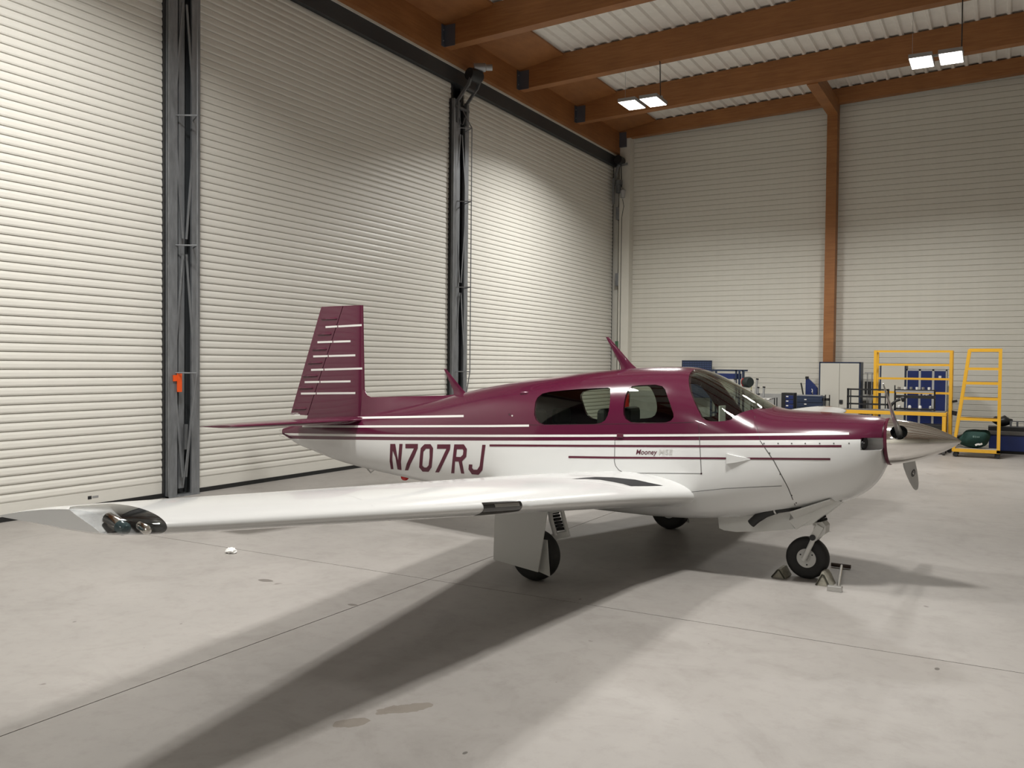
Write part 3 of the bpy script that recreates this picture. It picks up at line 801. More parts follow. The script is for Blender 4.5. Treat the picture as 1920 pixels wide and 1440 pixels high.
# ---------------- wings
def wing(sgn):
    ss = np.concatenate([0.5*(1-np.cos(np.linspace(0, math.pi, 41)))])
    st = list(np.linspace(0.32, 1.25, 8)) + list(np.linspace(1.5, 5.45, 17)) + [5.5, 5.56, 5.62]
    rings = []
    for ay in st + [5.65, 5.665]:
        xl, zl, xt, zt, th = [float(a) for a in wing_sta(min(ay, 5.66))]
        if ay > 5.63: th *= 0.95 if ay < 5.66 else 0.78
        c = xl-xt; up, lo = foil(ss, th)
        pts = [(xl-c*s, sgn*ay, zl+(zt-zl)*s+u*c) for s, u in zip(ss, up)]
        pts += [(xl-c*s, sgn*ay, zl+(zt-zl)*s+u*c) for s, u in list(zip(ss, lo))[-2:0:-1]]
        rings.append(pts)
    n = len(rings[0]); v = [p for r in rings for p in r]; f = []
    for i in range(len(rings)-1):
        for k in range(n):
            k2 = (k+1) % n; f.append((i*n+k, i*n+k2, (i+1)*n+k2, (i+1)*n+k))
    f.append(tuple(range(n))); f.append(tuple((len(rings)-1)*n+k for k in range(n))[::-1])
    w_ = MB().add(v, f).build('wing', [M_WHITE, M_DARKMETAL])
    # lamp pocket cut into the leading edge of the tip, closed by a clear lens
    cu = MB().prism([(1.2, 1.02), (0.90, 1.02), (0.85, 1.095), (0.80, 1.125), (0.70, 1.160), (0.60, 1.188), (0.52, 1.215), (0.44, 1.27), (1.2, 1.27)], 'y', *sorted((sgn*5.505, sgn*5.85)), mi=1).build('cut_work', [M_WHITE, M_DARKMETAL])
    lens = bpy.data.objects.new('lens_work', w_.data.copy()); C.objects.link(lens)
    boolean(lens, cu, 'INTERSECT'); lm = lens.data.copy(); drop(lens); lm.materials.clear(); lm.materials.append(M_LENS)
    lm.polygons.foreach_set('material_index', [0]*len(lm.polygons))
    boolean(w_, cu); drop(cu)
    # pocket floor and bulbs
    for p_ in w_.data.polygons:
        c_ = p_.center
        if abs(abs(c_.y)-5.505) < 0.002: p_.material_index = 1
    w_.data.polygons.foreach_set('use_smooth', [True]*len(w_.data.polygons)); w_.data.set_sharp_from_angle(angle=math.radians(35))
    w_.parent = plane
    ln = link('tip_lens', lm, M_LENS, w_, smooth=35)
    b1 = MB().lathe([(0, -0.06), (0.024, -0.055), (0.027, 0.025), (0.02, 0.045), (0, 0.05)], (0.745, sgn*5.60, 1.168), (1, sgn*0.1, -0.2), 16).build('position_lamp', M_CHROME, w_, smooth=40)
    MB().lathe([(0, 0.0), (0.025, 0.0), (0.026, 0.03), (0.017, 0.045), (0, 0.05)], (0.785, sgn*5.605, 1.160), (1, sgn*0.1, -0.2), 16).build('lamp_cap', mat('smoked_bulb', (0.03, 0.06, 0.07, 1), 0.15), w_, smooth=40)
    MB().lathe([(0, -0.045), (0.016, -0.04), (0.019, 0.025), (0.010, 0.04), (0, 0.042)], (0.85, sgn*5.548, 1.152), (1, sgn*0.2, -0.15), 16).build('strobe_lamp', M_CHROME, w_, smooth=40)
    return w_
WING_S = wing(-1); WING_P = wing(1)

# wing print and details on the starboard wing
decal('wing_walk', [zoomed([(430,230),(560,217),(700,208),(900,213),(1150,238),(1300,272),(1460,305),(1280,309),(1100,310),(1000,283),(900,262),(750,237),(600,228)], 1000, 860, 6.0)], F_wing, M_WALK, 0.002, 8, WING_S, 'z')
def wing_patch(name, y0, y1, su, sl, m, off, parent, sgn=-1, ny=8, ns=14):
    """strip wrapped around the leading edge, from chord fraction su on top to sl below"""
    mb = MB(); v = []; f = []
    for i in range(ny+1):
        ay = y0+(y1-y0)*i/ny; xl, zl, xt, zt, th = [float(a) for a in wing_sta(ay)]; c = xl-xt
        a_ = su(i/ny) if callable(su) else su; b_ = sl(i/ny) if callable(sl) else sl
        for k in range(ns+1):
            t = -math.sqrt(a_)+(math.sqrt(a_)+math.sqrt(b_))*k/ns; s = t*t
            u, l = foil(np.array([s]), th); q = float(u[0] if t < 0 else l[0])
            nz = 1 if t < 0 else -1
            v.append((xl-c*s+off*(1-min(1, abs(t)*4)), sgn*ay, zl+(zt-zl)*s+q*c+off*nz*min(1, abs(t)*4)))
    for i in range(ny):
        for k in range(ns):
            a = i*(ns+1)+k; f.append((a, a+1, a+ns+2, a+ns+1))
    return mb.add(v, f).build(name, m, parent, smooth=50)
wing_patch('landing_light_lens', 3.07, 3.47, lambda t: 0.012, lambda t: 0.018+0.035*t, mat('dark_lens', (0.012, 0.012, 0.012, 1), 0.08, coat=0.5), 0.003, WING_S)
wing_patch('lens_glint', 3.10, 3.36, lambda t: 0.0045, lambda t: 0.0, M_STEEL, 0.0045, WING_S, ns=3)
def wing_line(name, pts, wdt=0.006, top=True, off=0.0015, sgn=-1, m=None):
    mb = MB()
    for (xa, ya), (xb, yb) in zip(pts[:-1], pts[1:]):
        n = max(2, int(math.hypot(xb-xa, yb-ya)/0.08)); L_ = math.hypot(xb-xa, yb-ya)
        nx, ny_ = -(yb-ya)/L_*wdt/2, (xb-xa)/L_*wdt/2; v = []; f = []
        for i in range(n+1):
            t = i/n
            for s in (-1, 1):
                X, Y = xa+(xb-xa)*t+s*nx, ya+(yb-ya)*t+s*ny_
                u, l, ok = wing_z(np.array([X]), np.array([Y])); v.append((X, sgn*Y, float(u[0])+off if top else float(l[0])-off))
        for i in range(n): f.append((2*i, 2*i+1, 2*i+3, 2*i+2))
        mb.add(v, f)
    return mb.build(name, m or mat('faint_seam', (0.42, 0.42, 0.42, 1), 0.6), WING_S)
def te(ay, fr): 
    xl, zl, xt, zt, th = [float(a) for a in wing_sta(ay)]; return (xt+(xl-xt)*fr, ay)
wing_line('flap_seam', [te(0.75, 0.01), te(0.75, 0.24), te(3.2, 0.24), te(3.2, 0.01)])
wing_line('aileron_seam', [te(3.24, 0.01), te(3.24, 0.22), te(5.1, 0.22), te(5.1, 0.01)])
for ay in (1.45, 2.6, 4.35): wing_line('skin_seam', [te(ay, 0.26), te(ay, 0.97)], 0.003)
wing_patch('stall_strip', 2.72, 2.98, 0.0015, 0.0015, M_WHITE, 0.016, WING_S, ns=4)

# ---------------- fin, rudder, dorsal, stabiliser
def fin_part(name, s0, s1, z0, z1, mt, parent=plane):
    """slice of the fin between chord fractions s0(z)..s1(z)"""
    zz = np.linspace(z0, z1, 24); rows = []
    for z in zz:
        f = min(max((z-1.10)/(2.457-1.10), 0), 1)
        le = float(np.interp(z, [1.10, 1.444, 2.457], [-3.205, -3.22, -3.253])); te_ = -4.475+0.542*f; c = le-te_
        a = (le-s0(z))/c if s0 else 0.0; b = (le-s1(z))/c if s1 else 1.0
        ss = a+(b-a)*0.5*(1-np.cos(np.linspace(0, math.pi, 15)))
        yt = 5*0.085*(0.2969*np.sqrt(ss)-0.126*ss-0.3516*ss**2+0.2843*ss**3-0.1036*ss**4)*c
        yt = np.maximum(yt, 0.003)
        if a == 0: yt[0] = 0.0005
        rows.append([(le-c*s, -t, z) for s, t in zip(ss, yt)] + [(le-c*s, t, z) for s, t in list(zip(ss, yt))[::-1]])
    n = len(rows[0]); v = [p for r in rows for p in r]; f_ = []
    for i in range(len(rows)-1):
        for k in range(n): f_.append((i*n+k, i*n+(k+1) % n, (i+1)*n+(k+1) % n, (i+1)*n+k))
    f_.append(tuple(range(n))[::-1]); f_.append(tuple((len(rows)-1)*n+k for k in range(n)))
    return MB().add(v, f_).build(name, mt, parent, smooth=35)
def hinge(z): return -3.569 + (z-2.409)*(0.556/1.249)
FIN = fin_part('fin', None, lambda z: hinge(z)+0.006, 1.05, 2.455, M_MAROON)
RUD = fin_part('rudder', lambda z: hinge(z)-0.006, None, 1.135, 2.455, M_MAROON)
# raised stiffening beads on the rudder
BEADS = [(790,900,170),(765,862,272),(728,832,372),(698,800,463),(665,770,550),(640,740,630),(612,718,708),(600,695,770)]
for xa_, xb_, y_ in BEADS:
    Q, ok = hit(zoomed([(xa_, y_+2), (xb_, y_-2)], 380, 550, 3.556), F_fin)
    if not ok.all(): continue
    a, b = Vector(Q[0]), Vector(Q[1])
    for sg in (1, -1):
        mb = MB(); pts = [a.lerp(b, t) for t in (0, 0.08, 0.92, 1)]
        pts = [Vector((p.x, (abs(p.y)-0.003)*(-sg), p.z)) for p in pts]
        mb.tube(pts, [0.002, 0.017, 0.017, 0.002], 8).build('stiffening_bead', M_MAROON, RUD, smooth=50)
# dorsal fairing
dz = MB()
tops = [(-3.24, 1.50), (-3.19, 1.41), (-3.12, 1.386), (-2.604, 1.412), (-2.072, 1.434), (-1.80, 1.462), (-1.6, 1.50)]
v = []; f = []
for x_, z_ in tops:
    wv = 0.012; bz = float(np.interp(x_, GX, ZT))-0.05
    v += [(x_, -wv, z_-0.006), (x_, 0, z_), (x_, wv, z_-0.006), (x_, 0.055, bz), (x_, -0.055, bz)]
for i in range(len(tops)-1):
    for k in range(5): f.append((i*5+k, i*5+(k+1) % 5, (i+1)*5+(k+1) % 5, (i+1)*5+k))
f += [(0,1,2,3,4), tuple(30+k for k in (4,3,2,1,0))]
dz.add(v, f).build('dorsal_fairing', M_MAROON, plane, smooth=50)

def stab(sgn):
    st = [0.10, 0.25, 0.6, 1.0, 1.4, 1.70, 1.78]; ss = 0.5*(1-np.cos(np.linspace(0, math.pi, 25)))
    root = None
    def geo(ay):
        le = np.interp(ay, [0.1, 1.72, 1.78], [-3.13, -3.335, -3.37]); te_ = np.interp(ay, [0.1, 1.62, 1.78], [-4.22, -3.90, -3.86])
        zl = np.interp(ay, [0.1, 1.78], [1.128, 1.131]); zt_ = np.interp(ay, [0.1, 1.78], [1.065, 1.105]); return float(le), float(te_), float(zl), float(zt_)
    def piece(name, s0, s1, stn, mt, par_):
        sl = s0+(s1-s0)*ss; rings = []
        for ay in stn:
            le, te_, zl, zt_ = geo(ay); c = le-te_; th = 0.085 if ay < 1.75 else 0.05
            yt = 5*th*(0.2969*np.sqrt(sl)-0.126*sl-0.3516*sl**2+0.2843*sl**3-0.1036*sl**4)*c; yt = np.maximum(yt, 0.003)
            if s0 == 0: yt[0] = 0.0005
            r = [(le-c*s, sgn*ay, zl+(zt_-zl)*s+t) for s, t in zip(sl, yt)] + [(le-c*s, sgn*ay, zl+(zt_-zl)*s-t) for s, t in list(zip(sl, yt))[::-1]]
            rings.append(r)
        n = len(rings[0]); v = [p for r in rings for p in r]; f = []
        for i in range(len(rings)-1):
            for k in range(n): f.append((i*n+k, i*n+(k+1) % n, (i+1)*n+(k+1) % n, (i+1)*n+k))
        f.append(tuple(range(n))); f.append(tuple((len(rings)-1)*n+k for k in range(n))[::-1])
        return MB().add(v, f).build(name, mt, par_, smooth=35)
    piece('stabiliser', 0.0, 0.615, st, M_MAROON, plane)
    piece('elevator', 0.625, 1.0, st, M_MAROON, plane)
stab(-1); stab(1)

# ---------------- stripes and lettering, traced
def fstripe(pts, w, m, nm='stripe'): return decal(nm, [stroke(pts, w)], F_fus, m, 0.0018, 12)
fstripe([(670,783.4),(869.5,780)], 3.9, M_PRINT)
fstripe([(567,799.2),(664,799.6),(760,799.2),(920,798.8),(992,798)], 4.0, M_PRINT)
fstripe([(534,814.2),(600,815.4),(664,816.3),(760,817),(920,817.2),(1100,817),(1300,816),(1480,814.2),(1592,812.9)], 4.3, M_PRINT)
fstripe([(918,835.2),(1100,836),(1308,836.6),(1450,836.6),(1578,836.4)], 4.0, M_MAROON_D)
fstripe([(1066,856.9),(1140,858),(1300,859),(1450,860),(1557,860.8)], 3.8, M_MAROON_D)
for pts in ([(610.5,613.3),(678.5,609.6)], [(583.5,642.1),(657.5,639.8)], [(575.5,668.7),(666.5,666.2)], [(583.5,693.6),(679.5,690.9)], [(559.5,716.7),(657.5,715)], [(552.5,738),(666.5,737)]):
    (xa_, ya_), (xb_, yb_) = pts
    k_ = (yb_-ya_)/(xb_-xa_); xh = 644-(ya_+k_*(605-xa_)-581)*0.3247; yh = ya_+k_*(xh-xa_)
    decal('stripe', [stroke([(xh+0.9, yh), (xb_, yb_)], 3.6)], F_fin, M_PRINT, 0.0025, 12, FIN)
    decal('stripe', [stroke([(xa_, ya_), (xh-0.9, yh)], 3.6)], F_fin, M_PRINT, 0.0025, 12, RUD)
decal('stripe', [stroke([(540.5,778.6),(562.5,778.2)], 3.4)], F_fin, M_PRINT, 0.0025, 12, RUD)
K = lambda l: zoomed(l, 690, 820, 8.0)
LET = [
  [K([(335,98),(410,98),(432,240),(452,345),(472,98),(520,98),(495,370),(505,492),(445,482),(412,300),(372,200),(365,330),(384,478),(345,478),(326,360)])],
  [K([(562,98),(750,98),(748,165),(690,300),(640,400),(606,495),(555,495),(580,400),(630,290),(690,165),(562,165)])],
  [K([(850,102),(940,102),(978,160),(970,300),(955,450),(910,518),(820,515),(768,450),(778,300),(792,160)]), K([(870,170),(925,172),(925,300),(910,420),(880,452),(845,452),(815,425),(825,300),(832,215)])],
  [K([(1040,105),(1238,105),(1232,180),(1160,330),(1068,525),(1008,525),(1075,390),(1176,172),(1035,172)])],
  [K([(1295,105),(1440,105),(1485,175),(1475,290),(1412,360),(1445,545),(1398,542),(1360,362),(1306,362),(1296,540),(1248,540),(1270,320)]), K([(1335,178),(1420,178),(1432,200),(1425,260),(1390,295),(1322,292)])],
  [K([(1715,112),(1765,112),(1740,300),(1718,490),(1660,562),(1560,555),(1508,480),(1515,405),(1567,408),(1562,460),(1585,485),(1640,485),(1675,430),(1695,280)])],
]
def merge_hole(outer, inner):
    """outer polygon with one hole, bridged into a single loop"""
    best = min(((i, j) for i in range(len(outer)) for j in range(len(inner))), key=lambda t: math.dist(outer[t[0]], inner[t[1]]))
    i, j = best
    def area(p): return sum(p[k][0]*p[(k+1) % len(p)][1]-p[(k+1) % len(p)][0]*p[k][1] for k in range(len(p)))
    inn = inner if area(inner)*area(outer) < 0 else inner[::-1]
    j = inn.index(inner[j])
    e = 1e-3
    return outer[:i+1] + inn[j:] + inn[:j] + [(inn[j][0]+e, inn[j][1]+e)] + [(outer[i][0]+e, outer[i][1]+e)] + outer[i+1:]
for L_ in LET:
    poly = L_[0] if len(L_) == 1 else merge_hole(L_[0], L_[1])
    decal('registration_letter', [poly], F_fus, M_MAROON_D, 0.002, 9)
def text_decal(name, txt, px, py, wd, ht, m, F, parent, shear=0.0, outline=False, off=0.002, slope=0.0, side='y'):
    cu = bpy.data.curves.new('t', 'FONT'); cu.body = txt; cu.size = 1.0; cu.shear = shear; cu.resolution_u = 3
    if not outline: cu.offset = 0.012
    o = bpy.data.objects.new('t', cu); C.objects.link(o); bpy.context.view_layer.update()
    dg = bpy.context.evaluated_depsgraph_get(); me = bpy.data.meshes.new_from_object(o.evaluated_get(dg))
    v = np.array([q.co[:2] for q in me.vertices]); f = [list(p.vertices) for p in me.polygons]
    bpy.data.objects.remove(o, do_unlink=True); bpy.data.meshes.remove(me)
    x0, y0 = v.min(0); x1, y1 = v.max(0)
    q = [(px+(a-x0)/(x1-x0)*wd, py-(b-y0)/(y1-y0)*ht+slope*(a-x0)/(x1-x0)*wd) for a, b in v]
    return decal(name, [(q, f)], F, m, off, parent=parent, loops=True, side=side)
text_decal('lettering', 'Mooney', 1192.5, 855.3, 40, 12.6, M_MAROON_D, F_fus, plane, shear=0.25)
text_decal('lettering', 'MSE', 1235, 852.5, 26.5, 9.6, M_SILVERTEXT, F_fus, plane, shear=0.1)
text_decal('lettering', 'DO NOT PUSH', 544.5, 776.0, 15.0, 2.2, M_PRINT, F_fin, RUD)

# panel gaps on the body
def gap(pts, w=1.1, m=M_LINE): return decal('panel_gap', [stroke(pts, w, 12)], F_fus, m, 0.0012, 10)
gap([(1153,828),(1152,865),(1154,873),(1160,881),(1168,885.5),(1178,887),(1240,887.3),(1314,888)], 1.0)
gap([(1311,812),(1313,850),(1315,888)], 1.3)
gap([(1425,826),(1452,866),(1478,915),(1491,948)], 1.6)
gap([(1415,780),(1420,803),(1425,824)], 1.0, M_LINE2)
gap([(1296,922.5),(1360,916),(1466,911)], 1.0)
gap([(984,796.8),(1146,795),(1270,792.5),(1300,791.5)], 0.9, M_LINE2)
gap([(1153,827),(1153,815)], 0.9, M_LINE2)
gap([(1311,811),(1310,795)], 0.9, M_LINE2)
def dots(pts, r, m, nm='fastener'):
    for p in pts:
        decal(nm, [[(p[0]+r*math.cos(k*math.pi/4), p[1]+r*math.sin(k*math.pi/4)) for k in range(8)]], F_fus, m, 0.002, 20)
dots([(1432.5,831.6),(1459,831.5),(1484.5,831.5),(1510,831.5),(1537,831.5),(1563.5,831.4),(1592,831.3),(1620,830.6),(1443,849.5),(1463,889),(1484.5,929),(1493,943)], 1.5, M_LINE)
dots([(955.5,777),(1315,888)], 1.8, M_LINE2)
dots([(960.5,779.5)], 1.6, M_SILVERTEXT)
# air scoops on the starboard side
Q, ok = hit(zoomed([(765,515),(765,580),(830,572),(930,550),(830,532)], 1140, 700, 3.428), F_fus)
sc = MB(); q = [Vector(a) for a in Q]
o_ = Vector((0, -0.022, 0))
sc.add([q[0]+o_, q[1]+o_, q[2]+o_*0.55, q[3], q[4]+o_*0.55, q[0], q[1]], [(0,1,2,4),(4,2,3),(0,4,5),(4,3,5),(1,6,2),(2,6,3)])
ao = sc.build('air_scoop', M_WHITE, plane)
MB().add([q[0]+o_*0.9+Vector((-0.001, 0, -0.006)), q[1]+o_*0.9+Vector((-0.001, 0, 0.006)), q[1]+Vector((-0.001, 0, 0.006)), q[0]+Vector((-0.001, 0, -0.006))], [(0, 1, 2, 3)]).build('scoop_mouth', M_LINE, ao)
Q, ok = hit([(984, 737.3)], F_fus)
MB().lathe([(0, -0.05), (0.018, -0.045), (0.02, 0.03), (0.012, 0.05), (0, 0.05)], tuple(Q[0]+np.array([0, 0.004, 0])), (1, 0, 0.03), 12).build('vent_knob', M_MAROON, plane, smooth=50)
Q, ok = hit([(1163, 817.5)], F_fus)
MB().box(Q[0][0]-0.03, Q[0][0]+0.03, Q[0][1]-0.012, Q[0][1]+0.005, Q[0][2]-0.012, Q[0][2]+0.02).build('door_handle', M_MAROON_D, plane, bevel=0.003)

# ---------------- aerials and beacon
def blade(base0, base1, tip, th=0.012):
    b0, b1, t = Vector(base0), Vector(base1), Vector(tip); rows = []
    for k, fr in enumerate((0, 0.06, 0.18, 0.4, 0.7, 0.97, 1.0)):
        wv = (1-fr)**0.9 if fr < 1 else 0
        w_ = 0.032+((b1-b0).x-0.032)*(0.72*(1-fr)+0.28*max(0, 1-fr*5)**1.5)
        c = ((b0+b1)/2).lerp(t, fr)
        tk = th*(1+1.6*max(0, 1-fr*6)); rows.append([(c.x-w_/2, 0, c.z), (c.x, -tk, c.z), (c.x+w_/2, 0, c.z), (c.x, tk, c.z)])
    v = [p for r in rows for p in r]; f = []
    for i in range(len(rows)-1):
        for k in range(4): f.append((i*4+k, i*4+(k+1) % 4, (i+1)*4+(k+1) % 4, (i+1)*4+k))
    f += [(3,2,1,0), tuple(len(v)-4+k for k in range(4))]
    return MB().add(v, f).build('aerial', M_MAROON, plane, smooth=70)
blade((-1.92, 0, 1.42), (-1.70, 0, 1.46), (-2.045, 0, 1.728))
blade((0.08, 0, 1.735), (0.27, 0, 1.75), (-0.07, 0, 2.055))
MB().lathe([(0.05, 0.02), (0.05, 0), (0.045, -0.03), (0.025, -0.05), (0, -0.055)], (-2.60, 0, 0.515), (0, 0, 1), 20).build('belly_beacon', mat('red_lens', (0.5, 0.015, 0.012, 1), 0.15), plane, smooth=60)
MB().lathe([(0, 0), (0.014, 0.0), (0.012, 0.05), (0, 0.055)], (-4.61, 0, 0.925), (-1, 0, 0), 10).build('tail_lamp', M_LENS, plane, smooth=50)
MB().tube([(-4.57, 0, 0.845), (-4.67, 0, 0.86)], 0.003, 5).build('static_wick', M_STEEL, plane)
tr = MB().tube([(-3.2, 0, 0.57), (-3.12, 0, 0.51), (-3.05, 0, 0.56)], 0.008, 6).build('tail_tie_ring', M_STEEL, plane)

# ---------------- spinner and propeller
HUB = Vector((2.49, 0, 1.193)); TIP = Vector((3.00, 0, 1.222)); sa = (TIP-HUB).normalized(); Ls = (TIP-HUB).length
prof_ = [(0.0, 0.002)] + [(0.183*(1-(t)**1.55)**0.80 + 0.0, Ls*t) for t in np.linspace(0, 0.985, 26)] + [(0, Ls)]
sp_ = MB().lathe(prof_, HUB, sa, 56).build('spinner', [M_CHROME, M_BLACK])
PX = 2.575; pc = Vector((PX, 0, 1.198)); bd = Vector((0, -0.866, 0.5))
for s in (1, -1):
    d = bd*s
    c = MB().tube([pc+d*0.08, pc+d*0.32], 0.062, 24, mi=1).build('cut_work', [M_CHROME, M_BLACK]); boolean(sp_, c); drop(c)
sp_.parent = plane
sp_.data.polygons.foreach_set('use_smooth', [True]*len(sp_.data.polygons)); sp_.data.set_sharp_from_angle(angle=math.radians(40))
MB().lathe([(0.0, -0.022), (0.187, -0.022), (0.19, -0.004), (0.186, 0.003), (0.0, 0.003)], HUB, sa, 56).build('spinner_backplate', M_MAROON_D, plane, smooth=30)
MB().lathe([(0.0, 0), (0.12, 0), (0.12, 0.05), (0.0, 0.05)], HUB-sa*0.07, sa, 32).build('hub_gap', M_BLACK, plane, smooth=30)
PS = -1.0
hubm = MB().lathe([(0, -0.06), (0.075, -0.05), (0.085, 0.0), (0.075, 0.05), (0, 0.06)], pc, (1, 0, 0), 24).build('propeller_hub', M_BLACK, plane, smooth=50)
for s in (1, -1):
    d = bd*s; ch = Vector((1, 0, 0)); tn = d.cross(ch)              # chord turns from disc plane to fore-aft with pitch
    rows = []
    for r, cw, tk, pit in ((0.10, 0.05, 0.025, 50), (0.18, 0.065, 0.024, 46), (0.26, 0.105, 0.017, 38), (0.38, 0.145, 0.013, 31), (0.52, 0.155, 0.010, 25), (0.68, 0.145, 0.008, 21), (0.82, 0.118, 0.0065, 18), (0.90, 0.08, 0.005, 17), (0.935, 0.04, 0.004, 16), (0.945, 0.008, 0.003, 16)):
        a = math.radians(pit); cd = tn*math.cos(a)+ch*math.sin(a)*PS; nd = d.cross(cd); o = pc+d*r
        rows.append([tuple(o+cd*cw*(0.45*math.cos(t))+nd*tk*math.sin(t)) for t in np.linspace(0, 2*math.pi, 17)[:-1]])
    n = 16; v = [p for r in rows for p in r]; f = []
    for i in range(len(rows)-1):
        for k in range(n): f.append((i*n+k, i*n+(k+1) % n, (i+1)*n+(k+1) % n, (i+1)*n+k))
    f += [tuple(range(n))[::-1], tuple(len(v)-n+k for k in range(n))]
    bl_ = MB().add(v, f).build('propeller_blade', mat('blade_grey', (0.42, 0.42, 0.41, 1), 0.3, metal=0.3) if s < 0 else mat('blade_dark', (0.38, 0.38, 0.37, 1), 0.3, metal=0.6), plane, smooth=50)
    if s < 0:
        # round maker's mark on the lower blade
        a = math.radians(23); cd = tn*math.cos(a)+ch*math.sin(a)*PS; nd = d.cross(cd); o = pc+d*0.60
        if nd.dot(Vector((RO[0], RO[1], RO[2]))-o) < 0: nd = -nd
        v = [tuple(o+nd*0.0105+cd*0.03*math.cos(t)+d*0.055*math.sin(t)) for t in np.linspace(0, 2*math.pi, 21)[:-1]]
        dk = MB().add(v, [tuple(range(20))]).build('blade_decal', M_BLACK, bl_)
        v = [tuple(o+nd*0.0115+cd*(0.012*x_)+d*(0.03*y_)) for x_, y_ in ((-1, -.8), (-.5, -.8), (0, .4), (.5, -.8), (1, -.8), (.3, 1), (-.3, 1))]
        MB().add(v, [(0,1,2,6), (2,3,4,5), (2,5,6)]).build('decal_mark', M_PRINT, bl_)

# ---------------- undercarriage
def wheel(parent, c, r, wd, rim, m=M_TYRE):
    t = MB().lathe([(rim, -wd*0.36), (rim+0.012, -wd*0.42), (r*0.80, -wd*0.5), (r*0.93, -wd*0.44), (r*0.985, -wd*0.28), (r, 0), (r*0.985, wd*0.28), (r*0.93, wd*0.44), (r*0.80, wd*0.5), (rim+0.012, wd*0.42), (rim, wd*0.36)], c, (0, 1, 0), 44).build('tyre', m, parent, smooth=60)
    h = MB().lathe([(0, -wd*0.30), (rim*0.35, -wd*0.34), (rim*0.4, -wd*0.28), (rim*0.93, -wd*0.33), (rim+0.002, -wd*0.38), (rim+0.002, wd*0.38), (rim*0.93, wd*0.33), (0, wd*0.3)], c, (0, 1, 0), 36).build('wheel_rim', M_GEARGREY, parent, smooth=35)
    for k in range(3):
        a = 2*math.pi*k/3+0.6
        MB().tube([(c[0]+rim*0.72*math.cos(a), c[1]-wd*0.34, c[2]+rim*0.72*math.sin(a)), (c[0]+rim*0.72*math.cos(a), c[1]-wd*0.28, c[2]+rim*0.72*math.sin(a))], 0.007, 6).build('wheel_bolt', M_BLACK, parent)
def main_gear(sg):
    y = sg*1.395
    gear = empty('main_gear', (0, 0, 0), parent=plane)
    wheel(gear, (0.012, y, 0.208), 0.21, 0.155, 0.085)
    leg = MB()
    zt = 0.66
    leg.tube([(0.10, y-sg*0.04, zt), (0.125, y-sg*0.05, 0.50), (0.165, y-sg*0.06, 0.375)], 0.020, 10)
    leg.tube([(0.175, y-sg*0.10, zt), (0.215, y-sg*0.11, 0.50), (0.25, y-sg*0.11, 0.395)], 0.018, 10)
    leg.bar((0.06, y-sg*0.06, 0.335), (0.265, y-sg*0.10, 0.395), 0.06, 0.05)
    leg.bar((0.10, y-sg*0.10, 0.345), (0.012, y-sg*0.10, 0.21), 0.04, 0.05)
    leg.bar((0.11, y-sg*0.06, 0.565), (0.20, y-sg*0.10, 0.59), 0.035, 0.03)
    leg.box(0.06, 0.22, *sorted((y-sg*0.02, y-sg*0.14)), 0.60, 0.70)
    leg.tube([(0.012, y-sg*0.12, 0.208), (0.012, y+sg*0.02, 0.208)], 0.022, 10)
    leg.build('gear_leg', M_GEARGREY, gear, smooth=40)
    for k in range(6):
        z = 0.415+0.026*k; x = 0.188-0.010*k
        MB().tube([(x, y-sg*0.095, z), (x-0.004, y-sg*0.095, z+0.021)], 0.036, 14).build('shock_disc', M_RUBBER, gear, smooth=40)
    yo = sg*1.535
    dm_ = MB()
    a, b = sorted((yo, yo+sg*0.012))
    dm_.prism([(-0.300, 0.64), (-0.312, 0.150), (0.125, 0.105), (0.215, 0.64)], 'y', a, b)
    dr = dm_.build('gear_door', M_GEARGREY, gear)
    if sg < 0:
        MB().lathe([(0.0, -0.001), (0.020, -0.001), (0.020, 0.004), (0.013, 0.006), (0.0, 0.006)], (-0.115, yo-0.001+0.0, 0.555), (0, -1, 0), 14).build('door_fastener', M_GALVD, gear, smooth=40)
    a, b = sorted((sg*1.475, sg*1.485))
    MB().prism([(0.118, 0.36), (0.09, 0.095), (0.20, 0.068), (0.172, 0.36)], 'y', a, b).build('lower_gear_door', M_GEARGREY, gear)
    return gear
main_gear(-1); main_gear(1)
ng = empty('nose_gear', (0, 0, 0), parent=plane)
wheel(ng, (1.855, 0, 0.174), 0.176, 0.125, 0.078)
lg = MB()
for y in (-0.085, 0.085):
    lg.tube([(1.845, y, 0.172), (1.885, y, 0.265), (1.925, y, 0.36)], [0.022, 0.020, 0.021], 10)
lg.tube([(1.845, -0.10, 0.174), (1.845, 0.10, 0.174)], 0.016, 10)
lg.bar((1.915, 0, 0.35), (1.975, 0, 0.465), 0.19, 0.06)
lg.prism([(1.905, 0.35), (1.945, 0.345), (2.01, 0.40), (2.015, 0.465), (1.985, 0.50), (1.93, 0.485), (1.915, 0.43)], 'y', -0.07, 0.07)
lg.tube([(1.925, -0.05, 0.46), (1.895, -0.05, 0.54), (1.88, -0.05, 0.60)], 0.017, 8)
lg.tube([(1.925, 0.05, 0.46), (1.895, 0.05, 0.54), (1.88, 0.05, 0.60)], 0.017, 8)
lg.tube([(1.985, 0, 0.48), (1.96, 0, 0.57), (1.95, 0, 0.66)], 0.018, 8)
lg.build('gear_leg', M_GEARGREY, ng, smooth=40)
MB().tube([(1.918, -0.112, 0.365), (1.918, 0.112, 0.365)], 0.024, 14).build('pivot_bolt', M_BLACK, ng, smooth=40)
for k in range(5):
    a = Vector((1.972-0.010*k, 0, 0.495+0.022*k)); MB().tube([a, a+Vector((-0.006, 0, 0.017))], 0.042, 14).build('shock_disc', M_RUBBER, ng, smooth=40)
